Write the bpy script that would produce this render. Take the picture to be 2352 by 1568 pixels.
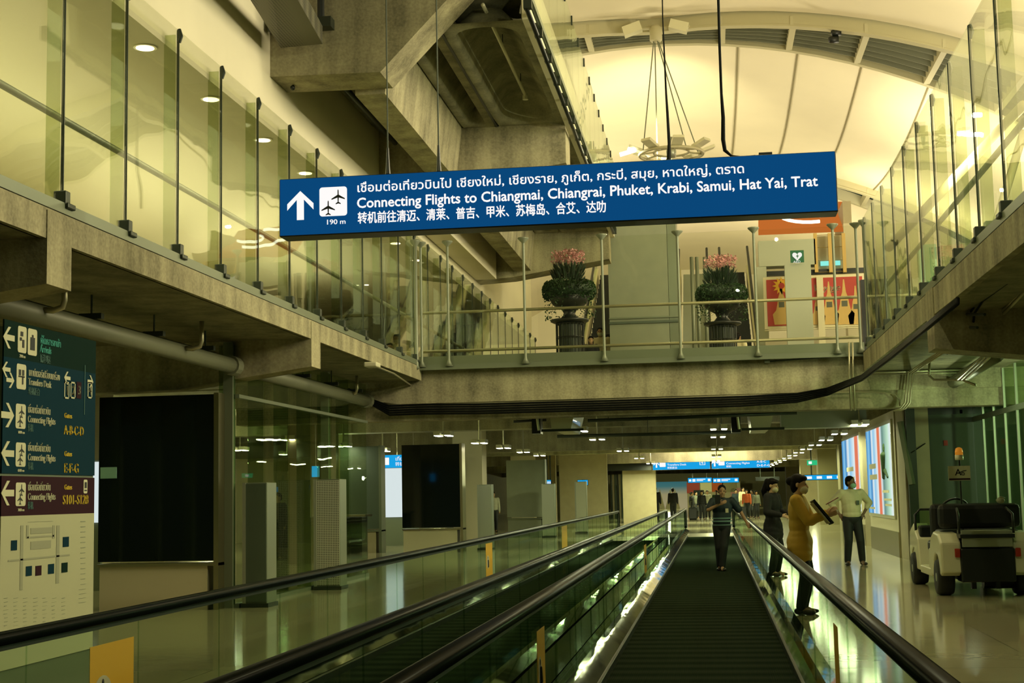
import bpy, bmesh, math, random
from mathutils import Vector, Matrix
random.seed(7)
for o in list(bpy.data.objects): bpy.data.objects.remove(o)
S = bpy.context.scene
C = S.collection
R = math.radians
# ------------------------------------------------------------------ camera
FPX, EYE, ROLL = 3300.0, 1.5, 0.020
dY = Vector((1639-1176, 1129-784, FPX)).normalized()          # concourse axis in camera space (right, down, forward)
dZ = Vector((-ROLL, -1, 0)); dZ.z = -(dZ.x*dY.x+dZ.y*dY.y)/dY.z; dZ.normalize()
dX = dY.cross(dZ)
def ray(px, py):
    d = Vector((px-1176, py-784, FPX)); return Vector((d.dot(dX), d.dot(dY), d.dot(dZ)))
def PY(px, py, Y): r = ray(px, py); p = r*(Y/r.y); p.z += EYE; return p
def PZ(px, py, z): r = ray(px, py); p = r*((z-EYE)/r.z); p.z += EYE; return p
def PX(px, py, x): r = ray(px, py); p = r*(x/r.x); p.z += EYE; return p
cd = bpy.data.cameras.new('camera'); cam = bpy.data.objects.new('camera', cd); C.objects.link(cam); S.camera = cam
cd.sensor_width = 36; cd.lens = 36*FPX/2352; cd.clip_end = 500; cd.clip_start = .05
# camera axes in world: right, up, back
right = Vector((dX.x, dY.x, dZ.x)); down = Vector((dX.y, dY.y, dZ.y)); fwd = Vector((dX.z, dY.z, dZ.z))
cam.matrix_world = Matrix(((right.x, -down.x, -fwd.x, 0), (right.y, -down.y, -fwd.y, 0), (right.z, -down.z, -fwd.z, EYE), (0, 0, 0, 1)))
# ------------------------------------------------------------------ colour management, world, lights
S.view_settings.view_transform = 'Standard'; S.view_settings.look = 'None'
S.view_settings.gamma = 1; S.view_settings.use_curve_mapping = False
S.view_settings.exposure = 0.0
S.cycles.max_bounces = 7; S.cycles.diffuse_bounces = 3; S.cycles.glossy_bounces = 4
S.cycles.transparent_max_bounces = 24; S.cycles.transmission_bounces = 4
S.cycles.sample_clamp_indirect = 4.0; S.cycles.caustics_reflective = False; S.cycles.caustics_refractive = False
S.cycles.blur_glossy = 0.5
W = bpy.data.worlds.new('world'); S.world = W; W.use_nodes = True
W.node_tree.nodes['Background'].inputs[0].default_value = (.27, .36, .20, 1)
W.node_tree.nodes['Background'].inputs[1].default_value = 0.10
ROOFC = (1.0, .87, .59); WARM = (.98, .97, .57); LOWC = (.93, 1.0, .52)
def area(name, loc, size, power, col, target=None, sizey=None, spread=180):
    l = bpy.data.lights.new(name, 'AREA'); l.energy = power; l.color = col; l.shape = 'RECTANGLE'; l.size = size; l.size_y = sizey or size
    l.spread = R(spread)
    o = bpy.data.objects.new(name, l); C.objects.link(o); o.location = loc
    d = (Vector(target)-Vector(loc)) if target else Vector((0, 0, -1))
    o.rotation_euler = d.to_track_quat('-Z', 'Y').to_euler(); return o
def lamp(name, loc, power, col, r=.035):
    l = bpy.data.lights.new(name, 'POINT'); l.energy = power; l.color = col; l.shadow_soft_size = r
    o = bpy.data.objects.new(name, l); C.objects.link(o); o.location = loc; return o
# uplights of the roof (unseen area lights; the row aimed right is added fill)
for y in (22, 36, 50, 62):
    area('roof_uplight_and_fill', (9.5, y, 8.6), 1.6, 720, ROOFC, (-1, y+2, 17), 4)
    area('roof_uplight_and_fill', (6.0, y, 9.0), 1.6, 900, ROOFC, (18, y+2, 9.5), 4)
    area('roof_uplight_and_fill', (-8.5, y, 10.6), 1.6, 560, ROOFC, (-1, y+2, 17), 4)
area('wall_fill', (11, 16, 9.0), 14, 2350, ROOFC, (-5.85, 16, 8), 4)  # added soft panel standing in for roof bounce on the cream wall
lamp('gallery_fill', (1.6, 22.5, 7.2), 220, WARM); lamp('gallery_fill', (1.0, 11, 7.6), 300, WARM); lamp('gallery_fill', (-.5, 31.5, 7.8), 120, WARM)  # added point lights to lift the bridge and fascias, no fixtures
area('corridor_downlights', (-8, 20, 6.5), 3, 400, WARM, None, 22)
area('soffit_fill', (-8.6, 20, 5.0), 1, 150, WARM, (-8.6, 20, 9), 24)  # added upward light to brighten the soffit, not an actual fitting
area('right_gallery_downlights', (7, 30, 6.6), 4, 420, WARM, None, 26)
area('roof_spotlight', (-1.0, 44.6, 12.6), .8, 260, (1, .9, .55), (-2.6, 58, 15.6), None, 60)
for x, y in ((-15.8, 12), (-15, 22), (-14.5, 29), (-13, 36), (-10.5, 41), (-10, 52)): lamp('left_hall_fill', (x, y, 2.95), 115, LOWC, .15)  # added fill points brightening the left hall, apart from its pendants
for p in ((-4, 130, 2.6), (1, 130, 2.6), (5, 100, 2.6), (5, 75, 2.6)): lamp('far_hall_fill', p, 420 if p[1] > 120 else 170, LOWC, .1)  # added fill points to lift the far hall and the murals
area('roof_uplight_and_fill', (0, 70, 5.5), 4, 3600, ROOFC, (0, 100, 11), 4)  # added fill for the far bay and end wall, no fixture there
lamp('right_room_fill', (7.6, 24, 2.9), 420, (.75, 1, .6), .15)  # unseen point added to brighten the room behind the right glazing
lamp('right_aisle_fill', (4.4, 26.5, 2.6), 36, (.85, 1, .6), .1)  # added dim point to lift the recess door, no fitting here
# ------------------------------------------------------------------ materials
M = {}
def newmat(n):
    m = bpy.data.materials.new(n); m.use_nodes = True; t = m.node_tree; M[n] = m
    return m, t, t.nodes['Principled BSDF'], t.nodes, t.links
def mat(n, col, rough=.5, metal=0., spec=.5, emit=None, es=0., noise=0., nscale=3., bump=0., bscale=30., coat=0.):
    m, t, b, N, L = newmat(n)
    b.inputs['Base Color'].default_value = (*col, 1); b.inputs['Roughness'].default_value = rough
    b.inputs['Metallic'].default_value = metal; b.inputs['Specular IOR Level'].default_value = spec
    b.inputs['Coat Weight'].default_value = coat
    if emit: b.inputs['Emission Color'].default_value = (*emit, 1); b.inputs['Emission Strength'].default_value = es
    g = N.new('ShaderNodeNewGeometry')
    if noise:
        nz = N.new('ShaderNodeTexNoise'); nz.inputs['Scale'].default_value = nscale; nz.inputs['Detail'].default_value = 5
        L.new(g.outputs['Position'], nz.inputs['Vector'])
        r = N.new('ShaderNodeValToRGB'); e = r.color_ramp.elements
        e[0].position = .3; e[1].position = .72
        e[0].color = (*[c*(1-noise) for c in col], 1); e[1].color = (*[min(1, c*(1+noise)) for c in col], 1)
        L.new(nz.outputs['Fac'], r.inputs[0]); L.new(r.outputs[0], b.inputs['Base Color'])
    if bump:
        nb = N.new('ShaderNodeTexNoise'); nb.inputs['Scale'].default_value = bscale; nb.inputs['Detail'].default_value = 2
        L.new(g.outputs['Position'], nb.inputs['Vector'])
        bp = N.new('ShaderNodeBump'); bp.inputs['Strength'].default_value = bump; bp.inputs['Distance'].default_value = .02
        L.new(nb.outputs['Fac'], bp.inputs['Height']); L.new(bp.outputs[0], b.inputs['Normal'])
    return m
def concrete(n, col, stain=.35):
    m, t, b, N, L = newmat(n)
    g = N.new('ShaderNodeNewGeometry')
    n1 = N.new('ShaderNodeTexNoise'); n1.inputs['Scale'].default_value = 1.3; n1.inputs['Detail'].default_value = 7; n1.inputs['Roughness'].default_value = .62
    L.new(g.outputs['Position'], n1.inputs['Vector'])
    mp = N.new('ShaderNodeMapping'); mp.inputs['Scale'].default_value = (2.2, 2.2, .18); L.new(g.outputs['Position'], mp.inputs['Vector'])
    n2 = N.new('ShaderNodeTexNoise'); n2.inputs['Scale'].default_value = 1.6; n2.inputs['Detail'].default_value = 4; L.new(mp.outputs[0], n2.inputs['Vector'])
    n3 = N.new('ShaderNodeTexNoise'); n3.inputs['Scale'].default_value = 28; n3.inputs['Detail'].default_value = 3; L.new(g.outputs['Position'], n3.inputs['Vector'])
    mx = N.new('ShaderNodeMix'); mx.inputs[0].default_value = .5; L.new(n1.outputs['Fac'], mx.inputs[2]); L.new(n2.outputs['Fac'], mx.inputs[3])
    m3 = N.new('ShaderNodeMix'); m3.inputs[0].default_value = .2; L.new(mx.outputs[0], m3.inputs[2]); L.new(n3.outputs['Fac'], m3.inputs[3])
    r = N.new('ShaderNodeValToRGB'); e = r.color_ramp.elements; e[0].position = .36; e[1].position = .62
    e[0].color = (*[c*(1-stain) for c in col], 1); e[1].color = (*[c*(1+stain*.55) for c in col], 1)
    L.new(m3.outputs[0], r.inputs[0]); L.new(r.outputs[0], b.inputs['Base Color'])
    b.inputs['Roughness'].default_value = .85; b.inputs['Specular IOR Level'].default_value = .25
    bp = N.new('ShaderNodeBump'); bp.inputs['Strength'].default_value = .25; bp.inputs['Distance'].default_value = .01
    L.new(n3.outputs['Fac'], bp.inputs['Height']); L.new(bp.outputs[0], b.inputs['Normal'])
    return m
def glassmat(n, tint, refl=.045, wave=.0, k=1.0):
    m = bpy.data.materials.new(n); m.use_nodes = True; t = m.node_tree; N, L = t.nodes, t.links; N.clear(); M[n] = m
    out = N.new('ShaderNodeOutputMaterial'); mix = N.new('ShaderNodeMixShader'); tr = N.new('ShaderNodeBsdfTransparent'); gl = N.new('ShaderNodeBsdfGlossy')
    tr.inputs[0].default_value = (*tint, 1); gl.inputs['Roughness'].default_value = 0.0; gl.inputs[0].default_value = (.92, 1, .93, 1)
    lw = N.new('ShaderNodeLayerWeight'); lw.inputs['Blend'].default_value = .5
    p = N.new('ShaderNodeMath'); p.operation = 'POWER'; p.inputs[1].default_value = 5; L.new(lw.outputs['Facing'], p.inputs[0])
    a = N.new('ShaderNodeMath'); a.operation = 'MULTIPLY_ADD'; a.inputs[1].default_value = .95*k; a.inputs[2].default_value = refl; L.new(p.outputs[0], a.inputs[0])
    L.new(a.outputs[0], mix.inputs[0]); L.new(tr.outputs[0], mix.inputs[1]); L.new(gl.outputs[0], mix.inputs[2]); L.new(mix.outputs[0], out.inputs[0])
    if wave:
        g = N.new('ShaderNodeNewGeometry'); nb = N.new('ShaderNodeTexNoise'); nb.inputs['Scale'].default_value = 1.1; nb.inputs['Detail'].default_value = 1
        L.new(g.outputs['Position'], nb.inputs['Vector'])
        bp = N.new('ShaderNodeBump'); bp.inputs['Strength'].default_value = 1; bp.inputs['Distance'].default_value = wave
        L.new(nb.outputs['Fac'], bp.inputs['Height']); L.new(bp.outputs[0], gl.inputs['Normal'])
    return m
def emis(n, col, s=1.):
    m = bpy.data.materials.new(n); m.use_nodes = True; t = m.node_tree; N, L = t.nodes, t.links; N.clear(); M[n] = m
    out = N.new('ShaderNodeOutputMaterial'); e = N.new('ShaderNodeEmission'); e.inputs[0].default_value = (*col, 1); e.inputs[1].default_value = s
    L.new(e.outputs[0], out.inputs[0]); return m
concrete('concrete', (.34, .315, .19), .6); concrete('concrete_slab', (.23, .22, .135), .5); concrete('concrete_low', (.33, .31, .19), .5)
mat('cream_wall', (.72, .68, .48), .8, noise=.05, nscale=.7)
mat('membrane', (.84, .77, .55), .75, noise=.04, nscale=.35)
mat('seam', (.26, .23, .12), .7); mat('arch_steel', (.50, .47, .29), .5); mat('louver', (.19, .20, .135), .5)
mat('steel_green', (.17, .20, .13), .42, .3); mat('post_steel', (.21, .235, .16), .45, .3); mat('dark_steel', (.035, .045, .03), .45, .4)
mat('rail_brass', (.30, .28, .16), .4, .4); mat('pale_panel', (.46, .50, .38), .6); mat('grey_panel', (.25, .28, .19), .6, noise=.06); mat('green_panel', (.07, .10, .065), .5, noise=.05)
mat('black', (.008, .011, .008), .4); mat('black_gloss', (.004, .007, .005), .06, 0, .6); mat('rubber', (.005, .008, .006), .30, 0, .02)
mat('cable', (.004, .005, .004), .6, spec=.1); mat('pipe_grey', (.17, .18, .11), .5, .1); mat('conduit', (.42, .40, .26), .35, .7)
mat('chrome', (.22, .24, .17), .05, 1., bump=.28, bscale=.9); mat('plate_steel', (.55, .50, .32), .28, 1.)
mat('white_paint', (.70, .68, .46), .35, coat=.4); mat('cream_panel', (.60, .55, .36), .6); mat('tan_wall', (.40, .35, .21), .7, noise=.06)
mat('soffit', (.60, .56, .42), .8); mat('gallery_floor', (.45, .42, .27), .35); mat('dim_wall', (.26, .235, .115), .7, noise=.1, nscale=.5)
mat('yellow', (.62, .38, .02), .5); mat('ink', (.012, .015, .015), .6); mat('map_white', (.46, .47, .30), .8, spec=.1); mat('map_grey', (.30, .31, .2), .6)
mat('red_print', (.44, .045, .03), .6); mat('gold_print', (.62, .42, .13), .6); mat('white_print', (.75, .70, .45), .6); mat('sun_print', (.80, .45, .03), .6)
mat('sign_teal', (.003, .020, .014), .8, spec=.08); mat('sign_navy', (.003, .030, .048), .8, spec=.08); mat('sign_brown', (.035, .012, .018), .8, spec=.08)
mat('sign_white', (.62, .62, .42), .8, spec=.08); mat('sign_cyan', (.10, .45, .38), .8, spec=.08); mat('sign_yellow', (.72, .52, .06), .8, spec=.08); mat('sign_dim', (.10, .19, .17), .8, spec=.08)
mat('green_sign', (.01, .13, .06), .5); mat('leaf', (.025, .065, .015), .6, noise=.6, nscale=14); mat('leaf_dark', (.012, .032, .010), .6, noise=.5, nscale=10); mat('pink', (.50, .23, .22), .7, noise=.35, nscale=20)
mat('skin', (.38, .22, .11), .5); mat('skin_light', (.55, .36, .2), .5); mat('skin_dark', (.20, .11, .055), .5); mat('hair', (.006, .005, .004), .6, spec=.12)
mat('shirt_white', (.68, .62, .38), .75, bump=.5, bscale=9); mat('trousers', (.008, .010, .010), .7); mat('navy', (.008, .022, .028), .7, bump=.3, bscale=9); mat('blazer', (.52, .33, .03), .7, bump=.5, bscale=8)
mat('black_cloth', (.006, .007, .007), .8); mat('mask_white', (.60, .56, .36), .7); mat('mask_green', (.30, .58, .42), .7); mat('reflective', (.16, .30, .27), .4)
mat('grey_cloth', (.12, .13, .09), .8); mat('orange_cloth', (.60, .12, .03), .8); mat('tee', (.55, .55, .42), .8); mat('khaki', (.25, .21, .11), .8); mat('shoe', (.02, .014, .008), .4)
mat('tail_lamp', (.35, .03, .01), .3); mat('amber', (.7, .28, .02), .2, emit=(1, .35, .03), es=.25); mat('tyre', (.010, .012, .010), .7); mat('seat', (.006, .007, .006), .5)
mat('mesh_steel', (.40, .43, .33), .4, .6)
emis('tube', (1, .97, .70), 30); emis('downlight', (1, .85, .55), 6); emis('neon', (1, .9, .7), 3.0); emis('neon_cyan', (.25, .8, .75), 1.2)
emis('sign_blue', (.003, .062, .19), 1.); emis('sign_text', (1, .97, .95), 1.); emis('far_blue', (.01, .36, .78), 1.); emis('far_blue_dark', (.002, .10, .24), 1.)
emis('exit_green', (.03, .5, .2), 1.); emis('orange_glow', (.62, .17, .03), .85)
glassmat('glass', (.90, .94, .84), .03, .006); glassmat('glass_up', (.965, .972, .93), .02, .004, .8); glassmat('glass_walk', (.80, .88, .79), .012, .0006, .10)
glassmat('glass_fin', (.74, .78, .62), .03); glassmat('glass_wall', (.87, .92, .81), .03, .003, .3); glassmat('glass_teal', (.62, .72, .55), .06, .003)
# floor tiles
m, t, b, N, L = newmat('floor_tile'); g = N.new('ShaderNodeNewGeometry')
bk = N.new('ShaderNodeTexBrick'); bk.offset = 0; bk.inputs['Scale'].default_value = 1; bk.inputs['Brick Width'].default_value = .9; bk.inputs['Row Height'].default_value = .9
bk.inputs['Mortar Size'].default_value = .004; bk.inputs['Color1'].default_value = (.50, .46, .28, 1); bk.inputs['Color2'].default_value = (.47, .43, .26, 1); bk.inputs['Mortar'].default_value = (.14, .13, .07, 1)
L.new(g.outputs['Position'], bk.inputs['Vector']); L.new(bk.outputs['Color'], b.inputs['Base Color']); b.inputs['Roughness'].default_value = .10; b.inputs['Specular IOR Level'].default_value = .7
nb = N.new('ShaderNodeTexNoise'); nb.inputs['Scale'].default_value = 2.5; L.new(g.outputs['Position'], nb.inputs['Vector'])
bp = N.new('ShaderNodeBump'); bp.inputs['Strength'].default_value = .3; bp.inputs['Distance'].default_value = .003; L.new(nb.outputs['Fac'], bp.inputs['Height']); L.new(bp.outputs[0], b.inputs['Normal'])
# ribbed belt
m, t, b, N, L = newmat('belt'); g = N.new('ShaderNodeNewGeometry')
sx = N.new('ShaderNodeSeparateXYZ'); L.new(g.outputs['Position'], sx.inputs[0])
wv = N.new('ShaderNodeTexWave'); wv.bands_direction = 'X'; wv.inputs['Scale'].default_value = 18; L.new(g.outputs['Position'], wv.inputs['Vector'])
wy = N.new('ShaderNodeTexWave'); wy.bands_direction = 'Y'; wy.inputs['Scale'].default_value = .78; wy.inputs['Distortion'].default_value = 0; L.new(g.outputs['Position'], wy.inputs['Vector'])
r = N.new('ShaderNodeValToRGB'); r.color_ramp.elements[0].color = (.015, .023, .014, 1); r.color_ramp.elements[1].color = (.030, .039, .024, 1); L.new(wy.outputs['Fac'], r.inputs[0])
L.new(r.outputs[0], b.inputs['Base Color']); b.inputs['Roughness'].default_value = .55; b.inputs['Specular IOR Level'].default_value = 0
bp = N.new('ShaderNodeBump'); bp.inputs['Strength'].default_value = .35; bp.inputs['Distance'].default_value = .004; L.new(wv.outputs['Fac'], bp.inputs['Height']); L.new(bp.outputs[0], b.inputs['Normal'])
# perforated sheet
m, t, b, N, L = newmat('perforated'); g = N.new('ShaderNodeNewGeometry'); ck = N.new('ShaderNodeTexVoronoi'); ck.inputs['Scale'].default_value = 34; ck.inputs['Randomness'].default_value = 0
L.new(g.outputs['Position'], ck.inputs['Vector']); r = N.new('ShaderNodeValToRGB'); r.color_ramp.interpolation = 'CONSTANT'
r.color_ramp.elements[0].color = (.03, .035, .022, 1); r.color_ramp.elements[1].position = .30; r.color_ramp.elements[1].color = (.55, .57, .42, 1)
L.new(ck.outputs['Distance'], r.inputs[0]); L.new(r.outputs[0], b.inputs['Base Color']); b.inputs['Roughness'].default_value = .45; b.inputs['Metallic'].default_value = .3
m, t, b, N, L = newmat('perforated_dark'); g = N.new('ShaderNodeNewGeometry'); ck = N.new('ShaderNodeTexVoronoi'); ck.inputs['Scale'].default_value = 26; ck.inputs['Randomness'].default_value = 0
L.new(g.outputs['Position'], ck.inputs['Vector']); r = N.new('ShaderNodeValToRGB'); r.color_ramp.interpolation = 'CONSTANT'
r.color_ramp.elements[0].color = (.01, .012, .008, 1); r.color_ramp.elements[1].position = .40; r.color_ramp.elements[1].color = (.12, .115, .07, 1)
L.new(ck.outputs['Distance'], r.inputs[0]); L.new(r.outputs[0], b.inputs['Base Color']); b.inputs['Roughness'].default_value = .5
# light-box artwork: vertical bands printed along Y
def bands(n, stops, y0, y1, axis='Y', s=1.0):
    m = bpy.data.materials.new(n); m.use_nodes = True; t = m.node_tree; N, L = t.nodes, t.links; N.clear(); M[n] = m
    out = N.new('ShaderNodeOutputMaterial'); e = N.new('ShaderNodeEmission'); e.inputs[1].default_value = s; g = N.new('ShaderNodeNewGeometry')
    sx = N.new('ShaderNodeSeparateXYZ'); L.new(g.outputs['Position'], sx.inputs[0])
    mr = N.new('ShaderNodeMapRange'); mr.inputs[1].default_value = y0; mr.inputs[2].default_value = y1; L.new(sx.outputs[axis], mr.inputs[0])
    r = N.new('ShaderNodeValToRGB'); cr = r.color_ramp
    for i, (p, c) in enumerate(stops):
        el = cr.elements[i] if i < 2 else cr.elements.new(p)
        el.position = p; el.color = (*c, 1)
    L.new(mr.outputs[0], r.inputs[0]); L.new(r.outputs[0], e.inputs[0]); L.new(e.outputs[0], out.inputs[0]); return m
BL, LB, WH, OR, DK = (.03, .22, .52), (.25, .55, .80), (.75, .85, .85), (.75, .20, .10), (.12, .25, .22)
# ------------------------------------------------------------------ mesh helpers
OFF = {}
class MB:
    def __init__(s): s.v = []; s.f = []
    def add(s, vs, fs): k = len(s.v); s.v += [tuple(v) for v in vs]; s.f += [tuple(i+k for i in f) for f in fs]; return s
    def bx(s, x0, x1, y0, y1, z0, z1):
        return s.add([(x, y, z) for z in (z0, z1) for y in (y0, y1) for x in (x0, x1)], [(0, 2, 3, 1), (4, 5, 7, 6), (0, 1, 5, 4), (2, 6, 7, 3), (0, 4, 6, 2), (1, 3, 7, 5)])
    def box(s, c, sz, rot=None):
        vs = [Vector((x*sz[0]/2, y*sz[1]/2, z*sz[2]/2)) for z in (-1, 1) for y in (-1, 1) for x in (-1, 1)]
        if rot is not None: vs = [rot @ v for v in vs]
        return s.add([v+Vector(c) for v in vs], [(0, 2, 3, 1), (4, 5, 7, 6), (0, 1, 5, 4), (2, 6, 7, 3), (0, 4, 6, 2), (1, 3, 7, 5)])
    def hexa(s, a, b):           # two quads (lists of 4 points), joined
        return s.add(list(a)+list(b), [(3, 2, 1, 0), (4, 5, 6, 7), (0, 1, 5, 4), (1, 2, 6, 5), (2, 3, 7, 6), (3, 0, 4, 7)])
    def prism(s, poly, d):       # poly: list of 3D points (planar); extruded by vector d
        n = len(poly); d = Vector(d); a = [Vector(p) for p in poly]; b = [p+d for p in a]
        return s.add(a+b, [tuple(range(n))[::-1], tuple(range(n, 2*n))]+[(i, (i+1) % n, n+(i+1) % n, n+i) for i in range(n)])
    def tube(s, pts, r, n=8, cap=True):
        pts = [Vector(p) for p in pts]; rr = r if isinstance(r, (list, tuple)) else [r]*len(pts); rings = []; up = None
        for i, p in enumerate(pts):
            d = (pts[min(i+1, len(pts)-1)]-pts[max(i-1, 0)])
            if d.length < 1e-9: d = Vector((0, 0, 1))
            d.normalize()
            if up is None: up = Vector((0, 0, 1)) if abs(d.z) < .9 else Vector((1, 0, 0))
            a = d.cross(up); a = a.normalized() if a.length > 1e-4 else d.orthogonal().normalized(); b = a.cross(d); up = b
            rings.append([p+(a*math.cos(2*math.pi*k/n)+b*math.sin(2*math.pi*k/n))*rr[i] for k in range(n)])
        fs = [(i*n+k, i*n+(k+1) % n, (i+1)*n+(k+1) % n, (i+1)*n+k) for i in range(len(pts)-1) for k in range(n)]
        if cap: fs += [tuple(range(n))[::-1], tuple((len(pts)-1)*n+k for k in range(n))]
        return s.add([v for q in rings for v in q], fs)
    def lathe(s, prof, c=(0, 0, 0), n=20, axis='Z'):
        vs = []; c = Vector(c)
        for r, h in prof:
            for k in range(n):
                a = 2*math.pi*k/n; x, y = r*math.cos(a), r*math.sin(a)
                vs.append(c+(Vector((x, y, h)) if axis == 'Z' else Vector((h, x, y)) if axis == 'X' else Vector((x, h, y))))
        m = len(prof); fs = [(i*n+k, i*n+(k+1) % n, (i+1)*n+(k+1) % n, (i+1)*n+k) for i in range(m-1) for k in range(n)]
        return s.add(vs, fs+[tuple(range(n))[::-1], tuple((m-1)*n+k for k in range(n))])
    def ell(s, c, r, n=14, m=10, rot=None):
        vs = []; c = Vector(c)
        for i in range(m+1):
            t = math.pi*i/m
            for k in range(n):
                a = 2*math.pi*k/n; v = Vector((r[0]*math.sin(t)*math.cos(a), r[1]*math.sin(t)*math.sin(a), r[2]*math.cos(t)))
                if rot is not None: v = rot @ v
                vs.append(c+v)
        return s.add(vs, [(i*n+k, (i+1)*n+k, (i+1)*n+(k+1) % n, i*n+(k+1) % n) for i in range(m) for k in range(n)])
    def cap(s, p0, r0, p1, r1, n=12):
        p0, p1 = Vector(p0), Vector(p1); d = p1-p0; L = d.length or 1e-6; q = d.to_track_quat('Z', 'Y').to_matrix(); prof = []
        for i in range(6): t = math.pi/2*i/5; prof.append((r0*math.sin(t)+1e-5, -r0*math.cos(t)))
        for i in range(6): t = math.pi/2*i/5; prof.append((r1*math.cos(t)+1e-5, L+r1*math.sin(t)))
        k = MB(); k.lathe(prof, n=n); return s.add([p0+q @ Vector(v) for v in k.v], k.f)
    def ring(s, c, R_, r, n=24, m=8, rot=None):
        vs = []; c = Vector(c)
        for i in range(n):
            a = 2*math.pi*i/n
            for k in range(m):
                b = 2*math.pi*k/m; v = Vector(((R_+r*math.cos(b))*math.cos(a), (R_+r*math.cos(b))*math.sin(a), r*math.sin(b)))
                if rot is not None: v = rot @ v
                vs.append(c+v)
        return s.add(vs, [(i*m+k, ((i+1) % n)*m+k, ((i+1) % n)*m+(k+1) % m, i*m+(k+1) % m) for i in range(n) for k in range(m)])
    def build(s, name, m, parent=None, smooth=False, bevel=0.):
        me = bpy.data.meshes.new(name); off = OFF.get(parent.name, Vector()) if parent else Vector()
        if parent is None and s.v:   # own origin at the base centre
            xs = [v[0] for v in s.v]; ys = [v[1] for v in s.v]; zs = [v[2] for v in s.v]
            off = Vector(((min(xs)+max(xs))/2, (min(ys)+max(ys))/2, min(zs)))
        me.from_pydata([tuple(Vector(v)-off) for v in s.v], [], s.f); me.validate()
        bm = bmesh.new(); bm.from_mesh(me); bmesh.ops.recalc_face_normals(bm, faces=bm.faces); bm.to_mesh(me); bm.free()
        o = bpy.data.objects.new(name, me); C.objects.link(o); me.materials.append(M[m] if isinstance(m, str) else m)
        if parent: o.parent = parent
        else: o.location = off
        OFF[o.name] = off
        if smooth: me.shade_smooth()
        if bevel:
            bv = o.modifiers.new('bevel', 'BEVEL'); bv.width = bevel; bv.segments = 2; bv.limit_method = 'ANGLE'
        return o
def tag(o, label, cat, group=None, kind=None):
    o['label'] = label; o['category'] = cat
    if group: o['group'] = group
    if kind: o['kind'] = kind
    return o
def thing(name, label, cat, loc, group=None, kind=None):
    o = bpy.data.objects.new(name, None); C.objects.link(o); o.location = loc; o.empty_display_size = .1; OFF[o.name] = Vector(loc)
    return tag(o, label, cat, group, kind)
def struct(name, mb, m, label, cat='structure', smooth=False):
    return tag(mb.build(name, m, None, smooth), label, cat, None, 'structure')
def dup(root, loc, label, rotz=0., sx=1.):
    r = root.copy(); C.objects.link(r); r.location = loc; r.rotation_euler = (0, 0, root.rotation_euler.z+rotz); r['label'] = label
    OFF[r.name] = Vector(loc)
    for ch in list(root.children):
        c = ch.copy(); C.objects.link(c); c.parent = r
        for g in list(ch.children):
            d = g.copy(); C.objects.link(d); d.parent = c
    return r
def text(body, size, origin, xdir, ydir, m, parent, name='lettering', width=None, align='LEFT', bold=0., ext=.0015, shear=0., gap=None):
    """a line of lettering: origin = left end of the baseline, size = height of a capital letter"""
    c = bpy.data.curves.new('txt', 'FONT'); c.body = body; c.size = size/.72; c.align_x = align; c.extrude = ext; c.shear = shear; c.resolution_u = 3
    o = bpy.data.objects.new('txt', c); C.objects.link(o); dg = bpy.context.evaluated_depsgraph_get(); dg.update()
    me = bpy.data.meshes.new_from_object(o.evaluated_get(dg)); bpy.data.objects.remove(o); bpy.data.curves.remove(c)
    xd, yd = Vector(xdir).normalized(), Vector(ydir).normalized(); zd = xd.cross(yd)
    xs = [v.co.x for v in me.vertices] or [0]; sc = 1.
    if width and max(xs)-min(xs) > 1e-6: sc = width/(max(xs)-min(xs))
    off = OFF.get(parent.name, Vector()); o0 = Vector(origin)-off
    if bold and not gap:
        bm = bmesh.new(); bm.from_mesh(me); g0 = list(bm.verts)+list(bm.edges)+list(bm.faces)
        for sx_, sy_ in ((bold, bold*.5),):
            r_ = bmesh.ops.duplicate(bm, geom=g0); bmesh.ops.translate(bm, vec=(sx_*2, sy_, 0), verts=[q for q in r_['geom'] if isinstance(q, bmesh.types.BMVert)])
        bm.to_mesh(me); bm.free()
    if gap:                         # one mesh per word
        ps = sorted(((min(me.vertices[i].co.x for i in p.vertices), max(me.vertices[i].co.x for i in p.vertices), tuple(p.vertices)) for p in me.polygons), key=lambda q: q[0])
        words_, cur, hi = [], [], -1e9
        for a, b, f_ in ps:
            if cur and a > hi+gap: words_.append(cur); cur = []
            cur.append(f_); hi = max(hi, b) if cur[1:] else b
        words_.append(cur); out = None
        for w_ in words_:
            ids = sorted({i for f_ in w_ for i in f_}); mp_ = {i: k for k, i in enumerate(ids)}
            mb = MB(); mb.add([o0+off+xd*(me.vertices[i].co.x*sc)+yd*me.vertices[i].co.y+zd*me.vertices[i].co.z for i in ids], [tuple(mp_[i] for i in f_) for f_ in w_])
            v0, f0 = list(mb.v), list(mb.f)
            for sx_, sy_ in ((bold, 0), (bold*2, 0), (bold, bold), (bold, -bold)): mb.add([Vector(v)+xd*sx_+yd*sy_ for v in v0], f0)
            out = mb.build(name, m, parent)
        return out
    for v in me.vertices: v.co = o0+xd*(v.co.x*sc)+yd*v.co.y+zd*v.co.z
    me.materials.clear(); me.materials.append(M[m]); ob = bpy.data.objects.new(name, me); C.objects.link(ob); ob.parent = parent; OFF[ob.name] = off
    return ob
def flat(poly, origin, xd, yd, d, m, parent, name):      # flat shape printed on a face, thickness d
    xd, yd = Vector(xd).normalized(), Vector(yd).normalized(); zd = xd.cross(yd); o0 = Vector(origin)
    b = MB()
    polys = poly if isinstance(poly[0][0], (list, tuple)) else [poly]
    for p in polys: b.prism([o0+xd*x+yd*y for x, y in p], zd*d)
    return b.build(name, m, parent)
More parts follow.
